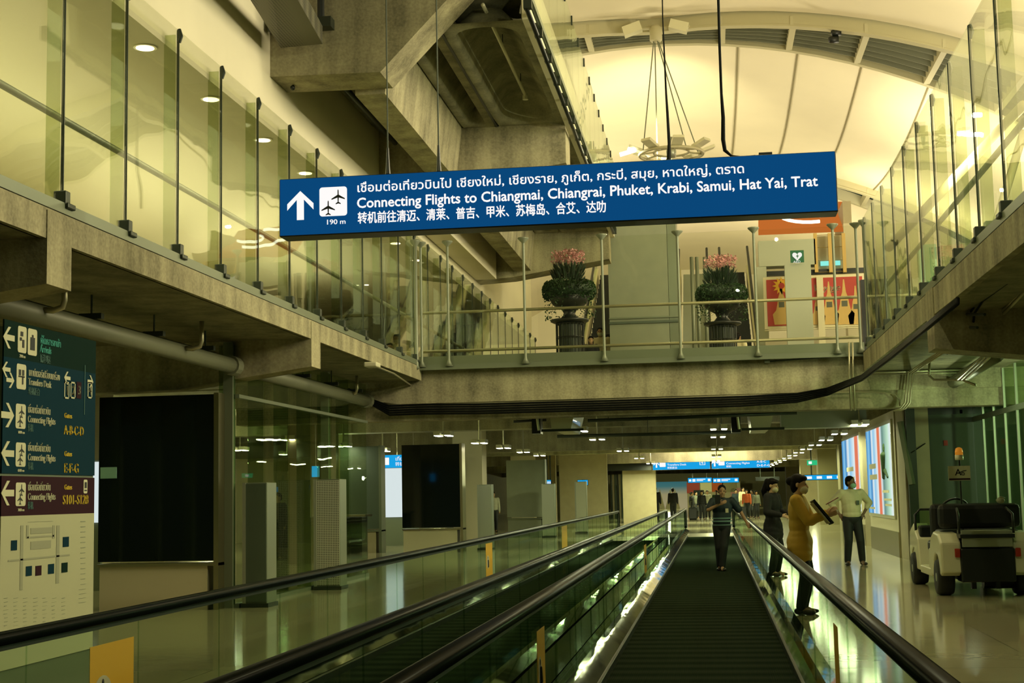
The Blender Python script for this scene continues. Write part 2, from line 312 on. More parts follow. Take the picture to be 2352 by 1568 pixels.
def rrect(x0, y0, x1, y1, r, n=4):
    out = []
    for cx, cy, a0 in ((x1-r, y1-r, 0), (x0+r, y1-r, 90), (x0+r, y0+r, 180), (x1-r, y0+r, 270)):
        out += [(cx+r*math.cos(R(a0+90*i/n)), cy+r*math.sin(R(a0+90*i/n))) for i in range(n+1)]
    return out
def rect(x0, y0, x1, y1): return [(x0, y0), (x1, y0), (x1, y1), (x0, y1)]
def arrow(cx, cy, h, ang):     # airport arrow pointing up, turned by ang
    w = h; k = .2*h
    p = [(0, h/2), (w*.46, h*.06), (w*.46, -h*.16), (k*.62, h*.2), (k*.62, -h/2), (-k*.62, -h/2), (-k*.62, h*.2), (-w*.46, -h*.16), (-w*.46, h*.06)]
    ca, sa = math.cos(R(ang)), math.sin(R(ang)); return [(cx+x*ca-y*sa, cy+x*sa+y*ca) for x, y in p]
def plane_icon(cx, cy, s):     # little aeroplane seen from above
    half = [(0, 1), (.07, .85), (.08, .28), (.9, -.22), (.9, -.36), (.09, -.1), (.06, -.66), (.34, -.86), (.34, -.98), (0, -.88)]
    p = half+[(-x, y) for x, y in half[-2:0:-1]]
    return [(cx+x*s, cy+y*s) for x, y in p]
# ================================================================== STRUCTURE
XL, XR, ZF = -5.7, 2.9, 4.18          # opening edges, upper floor level
struct('floor', MB().bx(-22, 12, -5, 146, -.12, 0), 'floor_tile', 'glossy cream tiled floor of the lower concourse', 'floor')
struct('ceiling', MB().bx(-20, 12, 28.5, 146, 3.78, 4.12), 'concrete_low', 'bare concrete ceiling over the lower concourse beyond the bridge', 'ceiling')
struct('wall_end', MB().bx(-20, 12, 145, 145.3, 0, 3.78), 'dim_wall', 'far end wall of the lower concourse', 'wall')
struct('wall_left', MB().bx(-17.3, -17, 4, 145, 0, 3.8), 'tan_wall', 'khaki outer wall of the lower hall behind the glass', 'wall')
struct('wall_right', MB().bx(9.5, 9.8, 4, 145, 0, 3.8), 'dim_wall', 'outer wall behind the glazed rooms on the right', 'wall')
# left mezzanine slab with haunched cross beams
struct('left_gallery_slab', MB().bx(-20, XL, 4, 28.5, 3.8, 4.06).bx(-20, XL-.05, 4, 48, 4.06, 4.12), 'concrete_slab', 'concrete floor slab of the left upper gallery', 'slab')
struct('gallery_floor', MB().bx(-10.9, XL-.1, 4, 47.5, 4.12, 4.14), 'gallery_floor', 'pale polished floor of the left upper gallery', 'floor')
struct('left_fascia_beam', MB().bx(XL-.02, XL+.05, 4, 27.85, 3.8, 4.07), 'concrete', 'weathered concrete edge strip of the left gallery', 'beam')
for i, y in enumerate((3.55, 11.85, 20.15)):
    mb = MB(); y0, y1 = y-.24, y+.24
    sec = [(XL+.06, 4.05), (XL+.06, 3.4), (-7.7, 3.13), (-14, 3.05), (-14, 4.05)]
    mb.prism([(x, y0, z) for x, z in sec], (0, y1-y0, 0))
    struct('cross_beam', mb, 'concrete', 'haunched concrete cross beam under the left gallery, ' + ('just behind the camera', 'above the map totem', 'between the two lengths of drain pipe')[i], 'beam')
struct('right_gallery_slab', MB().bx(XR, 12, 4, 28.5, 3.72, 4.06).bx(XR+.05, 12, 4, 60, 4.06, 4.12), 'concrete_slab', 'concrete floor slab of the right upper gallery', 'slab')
struct('right_fascia_beam', MB().bx(XR-.05, XR+.03, 4, 27.3, 3.68, 4.02), 'concrete', 'stained concrete edge strip of the right gallery', 'beam')
for i, y in enumerate((10.7, 18.95)):
    mb = MB(); sec = [(XR-.06, 4.03), (XR-.06, 3.25), (4.6, 3.05), (9.5, 2.98), (9.5, 4.03)]
    mb.prism([(x, y-.3, z) for x, z in sec], (0, .6, 0))
    struct('cross_beam', mb, 'concrete', 'concrete cross beam under the right gallery ' + ('near the camera', 'where the cable bundle dips below it')[i], 'beam')
# bridge
mb = MB().bx(-9.5, 7.5, 27.9, 28.5, 3.35, 4.06); mb.bx(-9.5, 7.5, 27.98, 28.5, 3.02, 3.36)
struct('bridge_beam', mb, 'concrete', 'deep stained concrete beam of the cross bridge', 'beam')
for y, zb, t in ((39, 3.32, 'the next beam past the bridge'), (50, 3.02, 'the second deep beam past the bridge'), (61, 3.2, 'the third beam past the bridge'), (72, 3.0, 'the beam over the far hanging signs'), (94, 3.0, 'a far beam'), (116, 3.0, 'the farthest beam')):
    struct('ceiling_beam', MB().bx(-18, 9, y, y+.7, zb, 3.8), 'concrete_low', 'concrete ceiling beam across the concourse, '+t, 'beam')
# cream wall above the left gallery, soffit, corridor
struct('wall_upper_left', MB().bx(-6.2, -5.85, 6, 47.5, 6.62, 14.5), 'cream_wall', 'tall smooth cream wall above the left gallery', 'wall')
struct('soffit', MB().bx(-11, -5.85, 6, 47.5, 6.55, 6.62), 'soffit', 'plaster soffit with downlights over the left gallery', 'ceiling')
struct('wall_corridor', MB().bx(-11.2, -10.9, 6, 47.5, 4.12, 6.6), 'cream_panel', 'back wall of the left gallery corridor', 'wall')
# upper deck with precast coffered underside
ZU = 8.15
for i, (y, t) in enumerate(((18.65, 'with the raking underside'), (25.2, 'behind the blue sign'), (36.0, 'below the blue sign'))):
    mb = MB(); y1 = y+.8
    sec = [(-5.86, 8.6), (-5.86, 7.3), (-4.3, 7.27), (-2.45, 9.15), (-2.45, 9.4), (-4.2, 9.4)] if i == 0 else [(-5.86, 8.4), (-5.86, 7.0), (-4.9, 7.05), (-2.42, 7.42), (-2.42, 8.17), (-3, 8.3)]
    mb.prism([(x, y, z) for x, z in sec], (0, y1-y, 0))
    struct('deck_beam', mb, 'concrete', 'concrete transverse beam of the upper deck '+t, 'beam')
for y0, y1, t in ((19.45, 25.2, 'between the first two deck beams'), (26, 36, 'behind the blue sign')):
    struct('deck_rib', MB().prism([(-4.85, y0, 7.2), (-4.42, y0, 7.2), (-4.3, y0, 8.2), (-4.85, y0, 8.2)], (0, y1-y0, 0)), 'concrete', 'longitudinal concrete rib of the upper deck '+t, 'beam')
def coffer_slab(x0, x1, y0, y1, label):
    """precast panel: flat rim with one deep trough whose ends are round"""
    mb = MB(); rim = .14; depth = .42; n = 10; r = (x1-x0-2*rim)/2; cx = (x0+x1)/2; a, b = y0+.22, y1-.22
    def loop(sh, z):
        rr = r-sh; pts = []
        e = min(rr, .55)
        for i in range(n+1):
            t = math.pi*i/n; pts.append((cx+rr*math.cos(t), b-sh-e+e*math.sin(t)**.8, z))
        for i in range(n+1):
            t = math.pi+math.pi*i/n; pts.append((cx+rr*math.cos(t), a+sh+e-e*abs(math.sin(t))**.8, z))
        return pts
    k = 2*(n+1)
    # rim: outer rectangle points matched to the loop
    outer = []
    for p in loop(0, ZU):
        if abs(p[0]-cx) >= r*.98: outer.append((x0 if p[0] < cx else x1, p[1], ZU))
        else: outer.append((cx+(p[0]-cx)*(x1-x0)/(2*r), (y1 if p[1] > (a+b)/2 else y0), ZU))
    ls = [outer, loop(0, ZU), loop(.05, ZU+.18), loop(.22, ZU+.36), loop(.42, ZU+depth)]
    vs = [v for l in ls for v in l]; fs = [(i*k+j, i*k+(j+1) % k, (i+1)*k+(j+1) % k, (i+1)*k+j) for i in range(4) for j in range(k)]
    fs.append(tuple(4*k+j for j in range(k))); mb.add(vs, fs)
    mb.bx(x0+.01, x1-.01, y0, y1, ZU+depth+.05, ZU+depth+.2)
    mb.bx(x0, x0+.03, y0, y1, ZU+.02, ZU+depth+.1); mb.bx(x1-.03, x1, y0, y1, ZU+.02, ZU+depth+.1)
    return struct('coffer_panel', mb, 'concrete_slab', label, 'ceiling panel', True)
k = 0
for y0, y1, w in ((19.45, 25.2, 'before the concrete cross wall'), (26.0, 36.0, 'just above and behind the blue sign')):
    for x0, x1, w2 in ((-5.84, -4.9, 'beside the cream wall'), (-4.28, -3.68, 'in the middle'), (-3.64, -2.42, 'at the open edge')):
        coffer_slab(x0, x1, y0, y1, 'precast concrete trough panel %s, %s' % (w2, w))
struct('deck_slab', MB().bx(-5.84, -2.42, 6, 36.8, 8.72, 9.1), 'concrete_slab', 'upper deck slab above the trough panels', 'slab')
struct('deck_edge', MB().bx(-2.42, -2.32, 19.3, 36.8, 8.1, 9.0), 'cream_wall', 'pale edge strip along the upper deck', 'trim')
struct('trim_1', MB().bx(-5.83, -5.3, 26.02, 35.9, 7.0, 7.9), 'cream_wall', 'pale wall block below the deck behind the sign', 'trim')
# ------------------------------------------------------------------ vaulted roof
XC = -1.4
def zv(x): return 16.95-.0247*(x-XC)**2
def vault(name, y0, y1, x0, x1, m, label, lens0=0, lens1=0, nx=48, ny=10, sag=0., th=.05):
    mb = MB(); vs = []
    for side in (0, 1):
        for j in range(ny+1):
            for i in range(nx+1):
                x = x0+(x1-x0)*i/nx; u = j/ny; a = y0+lens0*min(2, abs(x-XC)/9); b = y1-lens1*min(2, abs(x-XC)/9)
                y = a+(b-a)*u; z = zv(x)-sag*math.sin(math.pi*u)+side*th; vs.append((x, y, z))
    n = (nx+1); off = n*(ny+1); fs = []
    for j in range(ny):
        for i in range(nx):
            q = (j*n+i, j*n+i+1, (j+1)*n+i+1, (j+1)*n+i); fs.append(q); fs.append(tuple(off+k for k in q[::-1]))
    mb.add(vs, fs); return struct(name, mb, m, label, 'roof', True)
vault('roof_membrane', 6, 46.0, -25, 22, 'membrane', 'cream fabric roof bay nearest the camera', 0, 2.6)
vault('roof_membrane', 47.6, 66, -25, 22, 'membrane', 'bright cream fabric roof bay behind the hanging ring lamp', 0, 0, 48, 14, .55)
vault('roof_membrane', 68.5, 100, -25, 22, 'membrane', 'far cream fabric roof bay', 0, 0)
struct('wall_end_upper', MB().bx(-25, 22, 100, 100.3, 4, 18), 'cream_wall', 'cream far wall of the upper hall', 'wall')
struct('wall_outer_right', MB().bx(21, 21.3, 4, 100, 0, 11), 'cream_wall', 'cream wall far behind the right gallery', 'wall')
struct('wall_outer_left', MB().bx(-24, -23.7, 4, 100, 0, 11), 'cream_wall', 'cream wall far behind the left gallery', 'wall')
for xs in (-7.6, -4.6, 1.35, 3.35, 5.45, 7.6):   # seams of the middle bay
    pts = [(xs, 47.6+18.4*j/14, zv(xs)-.55*math.sin(math.pi*j/14)-.015) for j in range(15)]
    tag(MB().tube(pts, .035, 6).build('roof_seam', 'seam', None, True), 'narrow seam line running down the fabric roof at %s' % {-7.6: 'the far left edge', -4.6: 'the left of the ring lamp', 1.35: 'the right of the sign cable', 3.35: 'mid roof', 5.45: 'the spotlight', 7.6: 'the right glass top'}[xs], 'seam', 'roof seams', 'structure')
def arch(y, lens, label, louver=True):
    t = thing('roof_arch', label, 'arch', (XC, y, 4))
    xs = [-23+44*i/44 for i in range(45)]
    def strip(yf, z0, z1, w):
        mb = MB(); vs = []
        for x in xs:
            yy = yf(x); vs += [(x, yy, zv(x)+z0), (x, yy+w, zv(x)+z0), (x, yy+w, zv(x)+z1), (x, yy, zv(x)+z1)]
        n = len(xs); fs = [(4*i+k, 4*i+(k+1) % 4, 4*(i+1)+(k+1) % 4, 4*(i+1)+k) for i in range(n-1) for k in range(4)]
        return mb.add(vs, fs)
    near = lambda x: y-.3-lens*min(2, abs(x-XC)/9); far = lambda x: y+1.2
    strip(near, -.42, .15, .25).build('near_chord', 'arch_steel', t); strip(far, -.35, .15, .25).build('far_chord', 'arch_steel', t)
    strip(lambda x: near(x)-.02, -.44, -.38, .3).build('flange', 'arch_steel', t)
    for x in [XC+s*q for q in (2.2, 4.4, 6.6, 8.8, 11.0, 13.4) for s in (-1, 1)]:
        MB().hexa([(x-.1, near(x), zv(x)-.4), (x+.1, near(x), zv(x)-.4), (x+.1, near(x), zv(x)-.1), (x-.1, near(x), zv(x)-.1)], [(x-.1, far(x), zv(x)-.35), (x+.1, far(x), zv(x)-.35), (x+.1, far(x), zv(x)), (x-.1, far(x), zv(x))]).build('cross_tie', 'arch_steel', t)
    if louver:
        for k in range(1, 7):
            f = k/7
            mb = strip(lambda x: near(x)+(far(x)-near(x))*f, -.30, -.06, .03); mb.build('louver_slat', 'louver', t)
        strip(lambda x: near(x)+.25, .12, .16, lens+1.0).build('louver_backing', 'louver', t)
    return t
arch(46.4, 2.6, 'cream steel roof arch with louvres, above the hanging ring lamp')
arch(67, 1.5, 'far cream roof arch glimpsed at the right end of the blue sign', False)
# hub where the lamp cables are tied
t = thing('cable_hub', 'steel hub with floodlights at the crown of the near arch', 'hub', (-1.35, 45.6, 16.3))
MB().lathe([(.16, 16.05), (.2, 16.1), (.2, 16.5), (.12, 16.6)], (-1.35, 45.6, 0), 14).build('drum', 'arch_steel', t, True)
for s in (-1, 1): MB().box((-1.35+s*.75, 45.4, 16.45), (.6, .35, .3), Matrix.Rotation(s*.3, 3, 'Y')).build('floodlight', 'white_paint', t)
for s in (-1, 1): MB().tube([(-1.35, 45.6, 16.5), (-1.35+s*1.1, 45.4, 16.45)], .04, 6).build('bracket_arm', 'arch_steel', t)
t = thing('spotlight', 'pair of black spotlights hung under the right half of the roof arch', 'spotlight', PY(1918, 85, 44.6))
p = PY(1919, 75, 44.6)
MB().tube([p+Vector((0, 0, .9)), p], .03, 6).build('hanger', 'dark_steel', t)
for dz in (0, -.22): MB().lathe([(.07, -.16), (.11, -.1), (.12, .15)], p+Vector((.02+dz*.4, 0, dz)), 10, 'X').build('lamp_head', 'black', t, True)
# ================================================================== GLASS BALUSTRADES
def clampbox(mb, x, y, z, s): mb.box((x, y, z), (.05, .09, .12)); return mb
def side_balustrade(label, x, ys, z0, z1, inward):
    t = thing('glass_balustrade', label, 'balustrade', (x, (ys[0]+ys[-1])/2, z0-.1))
    MB().bx(x-.05, x+.05, ys[0], ys[-1], z0-.1, z0).build('edge_channel', 'steel_green', t)
    for a, b in zip(ys[:-1], ys[1:]):
        MB().bx(x-.008, x+.008, a+.012, b-.012, z0, z1).build('glass_panel', 'glass_up', t)
    for y in ys:
        MB().bx(x+inward*.03, x+inward*.16, y-.008, y+.008, z0, z1-.05).build('glass_fin', 'glass_fin', t)
        MB().bx(x-.014, x+.014, y-.006, y+.006, z0, z1).build('joint', 'dark_steel', t)
        mb = MB().box((x, y, z0+.05), (.12, .10, .13)).box((x, y+.04, z0-.02), (.16, .16, .05)); mb.build('base_clamp', 'dark_steel', t, bevel=.01)
        MB().tube([(x+.01, y, z1-.14), (x+.035, y, z1-.07), (x+.01, y, z1+.01)], .022, 6).build('top_clamp', 'dark_steel', t)
    MB().tube([(x+inward*.24, ys[0], z0+.92), (x+inward*.24, ys[-1], z0+.92)], .035, 10).build('handrail', 'post_steel', t, True)
    return t
yl = [9.2+1.405*i for i in range(28)]
side_balustrade('long tall glass balustrade of the left upper gallery', XL, yl, 4.18, 6.70, -1)
yr = [10.1+1.38*i for i in range(13)]
side_balustrade('long tall glass balustrade of the right upper gallery', XR, yr, 4.13, 6.45, 1)
# bridge balustrade with finial posts and two brass rails
t = thing('bridge_balustrade', 'glass bridge balustrade with finial posts and two brass rails', 'balustrade', (-1.4, 27.75, 3.98))
YB = 27.72
MB().bx(-5.66, 2.92, YB, YB+.15, 4.02, 4.26).bx(-5.66, 2.92, YB-.06, YB+.02, 3.99, 4.04).build('edge_channel', 'steel_green', t)
xs = [-5.6, -5.06, -3.54, -2.0, -.53, .93, 2.42, 2.85]
for a, b in zip(xs[:-1], xs[1:]): MB().bx(a+.02, b-.02, YB-.012, YB+.004, 4.1, 6.50).build('glass_panel', 'glass_up', t)
for x in xs:
    MB().lathe([(.085, 4.05), (.03, 4.16), (.026, 4.2), (.026, 6.42), (.03, 6.44), (.11, 6.52), (.11, 6.54)], (x, YB-.05, 0), 10).build('post', 'post_steel', t, True)
for z in (5.14, 4.37): MB().tube([(-5.6, YB+.12, z), (2.86, YB+.12, z)], .03, 10).build('rail', 'rail_brass', t, True)
# corner posts
for x, l in ((-5.66, 'tall steel corner post where the left gallery meets the bridge'), (2.98, 'tall steel corner post where the bridge meets the right gallery')):
    tag(MB().lathe([(.07, 4.0), (.035, 4.08), (.035, 6.42), (.1, 6.52), (.1, 6.55)], (x, 27.45, 0), 10).build('corner_post', 'post_steel', None, True), l, 'post')
# upper deck balustrade, seen edge-on right of the coffers
t = thing('deck_balustrade', 'glass balustrade with steel brackets along the edge of the upper deck', 'balustrade', (-2.2, 30, 8.1))
yd = [18.6+1.22*i for i in range(15)]
for a, b in zip(yd[:-1], yd[1:]): MB().bx(-2.225, -2.21, a+.01, b-.01, 8.1, 10.0-.012*(a-18)).build('glass_panel', 'glass_up', t)
MB().tube([(-2.27, 18.6, 8.02), (-2.27, 35.7, 8.02)], .035, 8).build('cable_trunk', 'black', t, True)
MB().bx(-2.25, -2.19, 18.6, 35.7, 8.12, 8.2).build('edge_channel', 'steel_green', t)
for y in yd:
    MB().box((-2.25, y, 8.1), (.11, .1, .2)).build('bracket', 'dark_steel', t)
    MB().box((-2.21, y, 9.95-.012*(y-18)), (.03, .05, .16)).build('top_clamp', 'dark_steel', t)
# ================================================================== THE NEAR BLUE SIGN
def hang_sign(): pass
SY, SZ0, SZ1, SX0, SX1 = 14.0, 4.17, 4.77, -4.30, 1.29
t = thing('hanging_sign', 'large blue illuminated sign reading Connecting Flights to Chiangmai', 'sign', ((SX0+SX1)/2, SY, SZ0))
MB().bx(SX0, SX1, SY, SY+.28, SZ0, SZ1).build('housing', 'black', t, bevel=.012)
MB().bx(SX0+.012, SX1-.012, SY-.004, SY+.01, SZ0+.012, SZ1-.008).build('lit_face', 'sign_blue', t)
U, V = (1, 0, 0), (0, 0, 1); f = SY-.006
def sp(px, py): return PY(px, py, f)
o = Vector((SX0, f, SZ0)); PPM = 232.    # pixels per metre here
def su(px): return (px-640)/ (1921-640)*(SX1-SX0)
flat(arrow(su(692), .315, .30, 0), o, U, V, .002, 'sign_text', t, 'arrow')
flat(rrect(su(738), .19, su(804), .49, .03), o, U, V, .002, 'sign_text', t, 'pictogram_field')
flat([plane_icon(su(783), .385, .078), plane_icon(su(759), .275, .078)], o-Vector((0, .003, 0)), U, V, .002, 'ink', t, 'aeroplane_pictogram')
text('190 m', .052, o+Vector((su(752), 0, .105)), U, V, 'sign_text', t, width=.19, bold=.001)
text('เชื่อมต่อเที่ยวบินไป เชียงใหม่, เชียงราย, ภูเก็ต, กระบี่, สมุย, หาดใหญ่, ตราด', .088, o+Vector((su(826), 0, .425)), U, V, 'sign_text', t, width=su(1714)-su(826), bold=.0018, gap=.022)
text('Connecting Flights to Chiangmai, Chiangrai, Phuket, Krabi, Samui, Hat Yai, Trat', .105, o+Vector((su(826), 0, .262)), U, V, 'sign_text', t, width=su(1876)-su(826), bold=.0028, gap=.022)
text('转机前往清迈、清莱、普吉、甲米、苏梅岛、合艾、达叻', .092, o+Vector((su(828), 0, .11)), U, V, 'sign_text', t, width=su(1404)-su(828), bold=.0022, gap=.04)
for i, x in enumerate((-3.19, -2.66)):
    MB().tube([(x, SY+.14, SZ1), (x, SY+.14, 8.72)], .008, 6).build('hanger_rod', 'dark_steel', t)
    MB().lathe([(.015, SZ1), (.028, SZ1+.03), (.02, SZ1+.12), (.012, SZ1+.3)], (x, SY+.14, 0), 8).build('turnbuckle', 'black', t)
MB().box((.62, SY+.14, SZ1+.02), (.13, .12, .04)).build('cable_gland', 'black', t)
pts = [PY(*q, SY+.14) for q in ((1648, -260), (1650, 0), (1653, 110), (1657, 215), (1661, 270), (1661, 320), (1665, 345), (1680, 358), (1705, 361), (1735, 358))]
tag(MB().tube(pts, [.014]*4+[.02, .022, .02, .012, .012, .012], 7).build('power_cable', 'cable', None, True), 'dark power cable dropping to the right end of the blue sign', 'cable')
# second thin cable behind, in front of the ring lamp
pts = [PY(*q, 26) for q in ((1518, -200), (1522, 40), (1530, 215), (1533, 260), (1537, 330), (1536, 372), (1540, 420))]
tag(MB().tube(pts, [.012, .012, .02, .025, .03, .045, .03], 7).build('power_cable', 'cable', None, True), 'thin reddish-black cable hanging in front of the ring lamp', 'cable')
# ------------------------------------------------------------------ ring lamp
RC = Vector((-.95, 44.5, 12.05))
t = thing('ring_lamp', 'suspended ring of floodlights hung on cables above the blue sign', 'lamp', RC)
MB().ring(RC, 1.0, .05, 32, 6).build('outer_ring', 'arch_steel', t, True); MB().ring(RC+Vector((0, 0, .06)), .55, .035, 24, 6).build('inner_ring', 'arch_steel', t, True)
for k in range(8):
    a = 2*math.pi*k/8+.2; q = RC+Vector((math.cos(a)*1.12, math.sin(a)*1.12, .16)); rot = Matrix.Rotation(a, 3, 'Z') @ Matrix.Rotation(-.35, 3, 'Y')
    MB().box(q, (.5, .34, .09), rot).build('floodlight', 'white_paint', t)
    MB().tube([RC+Vector((math.cos(a)*.55, math.sin(a)*.55, .06)), RC+Vector((math.cos(a), math.sin(a), 0))], .03, 6).build('spoke', 'arch_steel', t)
MB().box(RC+Vector((-1.35, -.3, .06)), (.5, .3, .05), Matrix.Rotation(-.25, 3, 'Y')).build('lit_panel', 'tube', t)
MB().lathe([(.14, -.1), (.16, .1), (.1, .35), (.05, .55)], RC, 12).build('core', 'mesh_steel', t, True)
for k in range(4):
    a = 2*math.pi*k/4+.5
    MB().tube([RC+Vector((math.cos(a)*.98, math.sin(a)*.98, .05)), (-1.35+math.cos(a)*.08, 45.6+math.sin(a)*.08, 16.1)], .02, 5).build('suspension_cable', 'post_steel', t)
# ------------------------------------------------------------------ cable tray by the first deck beam
t = thing('cable_tray', 'dark perforated cable tray hung before the first deck beam', 'cable tray', (-5.1, 16, 7.3))
a0, a1, b0, b1 = PY(645, 110, 18.3), PY(741, 101, 18.3), PY(480, -150, 14.5), PY(600, -150, 14.5)
up = Vector((0, 0, .25))
MB().hexa([a0, a1, a1+up, a0+up], [b0, b1, b1+up, b0+up]).build('tray_body', 'perforated_dark', t)
MB().bx(a0.x-.2, a1.x+.1, 18.35, 18.55, a0.z+.28, a0.z+.42).build('bracket', 'dark_steel', t)
MB().tube([a1+Vector((-.05, .1, .3)), a1+Vector((-.05, .1, 1.4))], .05, 8).build('hanger', 'black', t)
MB().tube([a1+Vector((-.22, -.1, .3)), a1+Vector((-.22, -.1, 1.4))], .035, 8).build('conduit', 'pipe_grey', t)
# pipes under the upper deck
t = thing('deck_pipe', 'white sprinkler pipe along the open trough of the upper deck', 'pipe', (-2.95, 22, 8.3))
MB().tube([(-3.0, 19.5, 8.42), (-2.98, 24.0, 8.36)], .03, 8).build('pipe_run', 'white_paint', t, True)
for y in (21.3, 23.4): MB().tube([(-2.98, y, 8.38), (-2.98, y, 8.75)], .008, 5).build('hanger', 'dark_steel', t)
MB().lathe([(.05, 0), (.05, .08)], (-2.98, 24.0, 8.28), 8).build('end_cap', 'white_paint', t)
tag(MB().tube([(-5.5, 19.6, 7.9), (-5.5, 25.0, 7.9)], .05, 8).build('wall_pipe', 'dark_steel', None, True), 'dark pipe in the shadow joint beside the cream wall', 'pipe')
tag(MB().bx(-4.98, -4.90, 19.5, 25.1, 7.85, 8.1).build('shadow_gap_trim', 'black', None), 'black joint strip beside the longitudinal deck rib', 'trim', None, 'structure')
tag(MB().bx(-3.68, -3.64, 19.5, 25.2, 8.14, 8.2).build('joint_strip', 'black', None), 'dark joint between two trough panels', 'trim', None, 'structure')
t = thing('wall_camera', 'small white security camera under the first deck beam', 'camera', PX(655, 195, -5.8))
p = PX(655, 196, -5.8)
MB().tube([p+Vector((-.03, -.1, .06)), p+Vector((.12, -.1, .02)), p+Vector((.14, -.1, -.04))], .022, 6).build('arm', 'white_paint', t)
MB().ell(p+Vector((.14, -.1, -.07)), (.035, .035, .04)).build('lens_dome', 'black', t)
# downlights of the gallery soffit
for i in range(9):
    y = 14.86+2.13*(i-1)
    tt = thing('downlight', 'round recessed downlight in the left gallery soffit, %s' % ('nearest the camera', 'first behind the second pane', 'second in the row', 'third in the row', 'fourth in the row, left of the sign', 'fifth in the row', 'sixth in the row', 'seventh in the row', 'farthest of the row')[i], 'downlight', (-6.1, y, 6.5), 'gallery downlights')
    MB().lathe([(.13, 6.552), (.13, 6.535), (.10, 6.535), (.10, 6.552)], (-6.1, y, 0), 16).build('trim_ring', 'white_paint', tt)
    MB().lathe([(.10, 6.536), (.10, 6.530)], (-6.1, y, 0), 16).build('lamp_disc', 'downlight', tt)
# ================================================================== MOVING WALKWAYS
def walkway(label, xl, xr, y0, y1, yb):
    t = thing('moving_walkway', label, 'moving walkway', ((xl+xr)/2, 20, 0))
    bl, br = xl+.17, xr-.10
    MB().bx(bl+.0, br, y0, yb, .002, .014).build('belt', 'belt', t)
    MB().bx(bl-.02, br+.02, yb, yb+.45, .002, .018).build('comb_plate', 'plate_steel', t)
    MB().bx(bl-.1, br+.06, yb+.45, yb+4.5, .001, .006).build('landing_plate', 'plate_steel', t)
    for x, xi, s in ((xl, bl, 1), (xr, br, -1)):
        # chrome deck profile between glass and belt, dark skirt beside the belt
        pr = [(x-s*.16, .0), (x-s*.15, .13), (x-s*.03, .16), (x+s*.03, .16), (xi-s*.02, .085), (xi-s*.02, .0)]
        MB().prism([(a, y0, b) for a, b in pr], (0, yb+5.0-y0, 0)).build('deck_profile', 'chrome', t)
        MB().bx(min(xi-s*.02, xi+s*.0), max(xi-s*.02, xi+s*.0), y0, yb, 0, .07).build('skirt_brush', 'black', t)
        y = y0
        while y < yb+5:
            MB().bx(x-.006, x+.006, y+.004, y+1.396, .15, .84).build('glass_panel', 'glass_walk', t); y += 1.4
        MB().bx(x-.012, x+.012, y0, yb+5.2, .815, .845).build('guide_rail', 'dark_steel', t)
        n = 14; prof = []
        for k in range(n):
            a = 2*math.pi*k/n; prof.append((x+.050*math.copysign(abs(math.cos(a))**.7, math.cos(a)), .872+.032*math.copysign(abs(math.sin(a))**.7, math.sin(a))))
        e = yb+5.2; r = .33
        vs = []; path = [(y0, 0, 0)]+[(y, 0, 0) for y in (10, 20, 30, 40)]+[(e+r*math.sin(R(q)), -(r-r*math.cos(R(q))), q) for q in range(0, 181, 20)]
        path = [q for q in path if q[0] >= y0]
        for yy, dz, q in path:
            for px_, pz in prof:
                h = pz-.872; vs.append((px_, yy+h*math.sin(R(q)), .872+dz+h*math.cos(R(q))))
        m_ = len(path); fs = [(i*n+k, i*n+(k+1) % n, (i+1)*n+(k+1) % n, (i+1)*n+k) for i in range(m_-1) for k in range(n)]
        MB().add(vs, fs+[tuple(range(n))[::-1], tuple((m_-1)*n+k for k in range(n))]).build('handrail', 'rubber', t, True)
        MB().bx(x-.02, x+.02, e+.1, e+.2, .15, .8).build('newel', 'dark_steel', t)
    return t
w1 = walkway('moving walkway with the man in the navy polo, empty ribbed belt in front', -1.07, .70, -3, 57, 48.8)
w2 = walkway('moving walkway on the left, beside the map totem', -3.38, -1.68, -3, 51, 46)
tag(MB().bx(-1.51, -1.24, -3, 52, 0, .12).build('walkway_deck', 'black_gloss', None), 'black polished deck between the two moving walkways', 'deck', None, 'structure')
def sticker(t, x, y, w, z0, z1, mark=True):
    f = x+.010; b = MB().bx(f-.002, f, y, y+w, z0, z1).build('warning_sticker', 'yellow', t)
    if mark:
        n = 16; h = z1-z0
        MB().prism([(f+.001, y+w*.28+w*.2*math.cos(2*math.pi*k/n), z0+h*.45+h*.2*math.sin(2*math.pi*k/n)) for k in range(n)], (.001, 0, 0)).build('pictogram_field', 'map_white', b)
        MB().cap((f+.003, y+w*.28, z0+h*.32), .016, (f+.003, y+w*.28, z0+h*.5), .012, 8).ell((f+.003, y+w*.28, z0+h*.57), (.004, .014, .02), 8, 6).build('standing_figure', 'ink', b)
    return b
def yat(px, x): return PX(px, 1300, x).y
sticker(w2, -3.38, yat(205, -3.38), yat(305, -3.38)-yat(205, -3.38), .25, .73)
sticker(w2, -3.38, yat(1115, -3.38), yat(1130, -3.38)-yat(1115, -3.38), .3, .80)
sticker(w2, -3.38, yat(1291, -3.38), 1.2, .3, .8, False)
sticker(w1, -1.07, yat(1226, -1.07), .38, .26, .70)
sticker(w1, -1.07, yat(1479, -1.07), .7, .3, .72)
sticker(w1, .68, yat(1922, .7), .3, .3, .7, False)
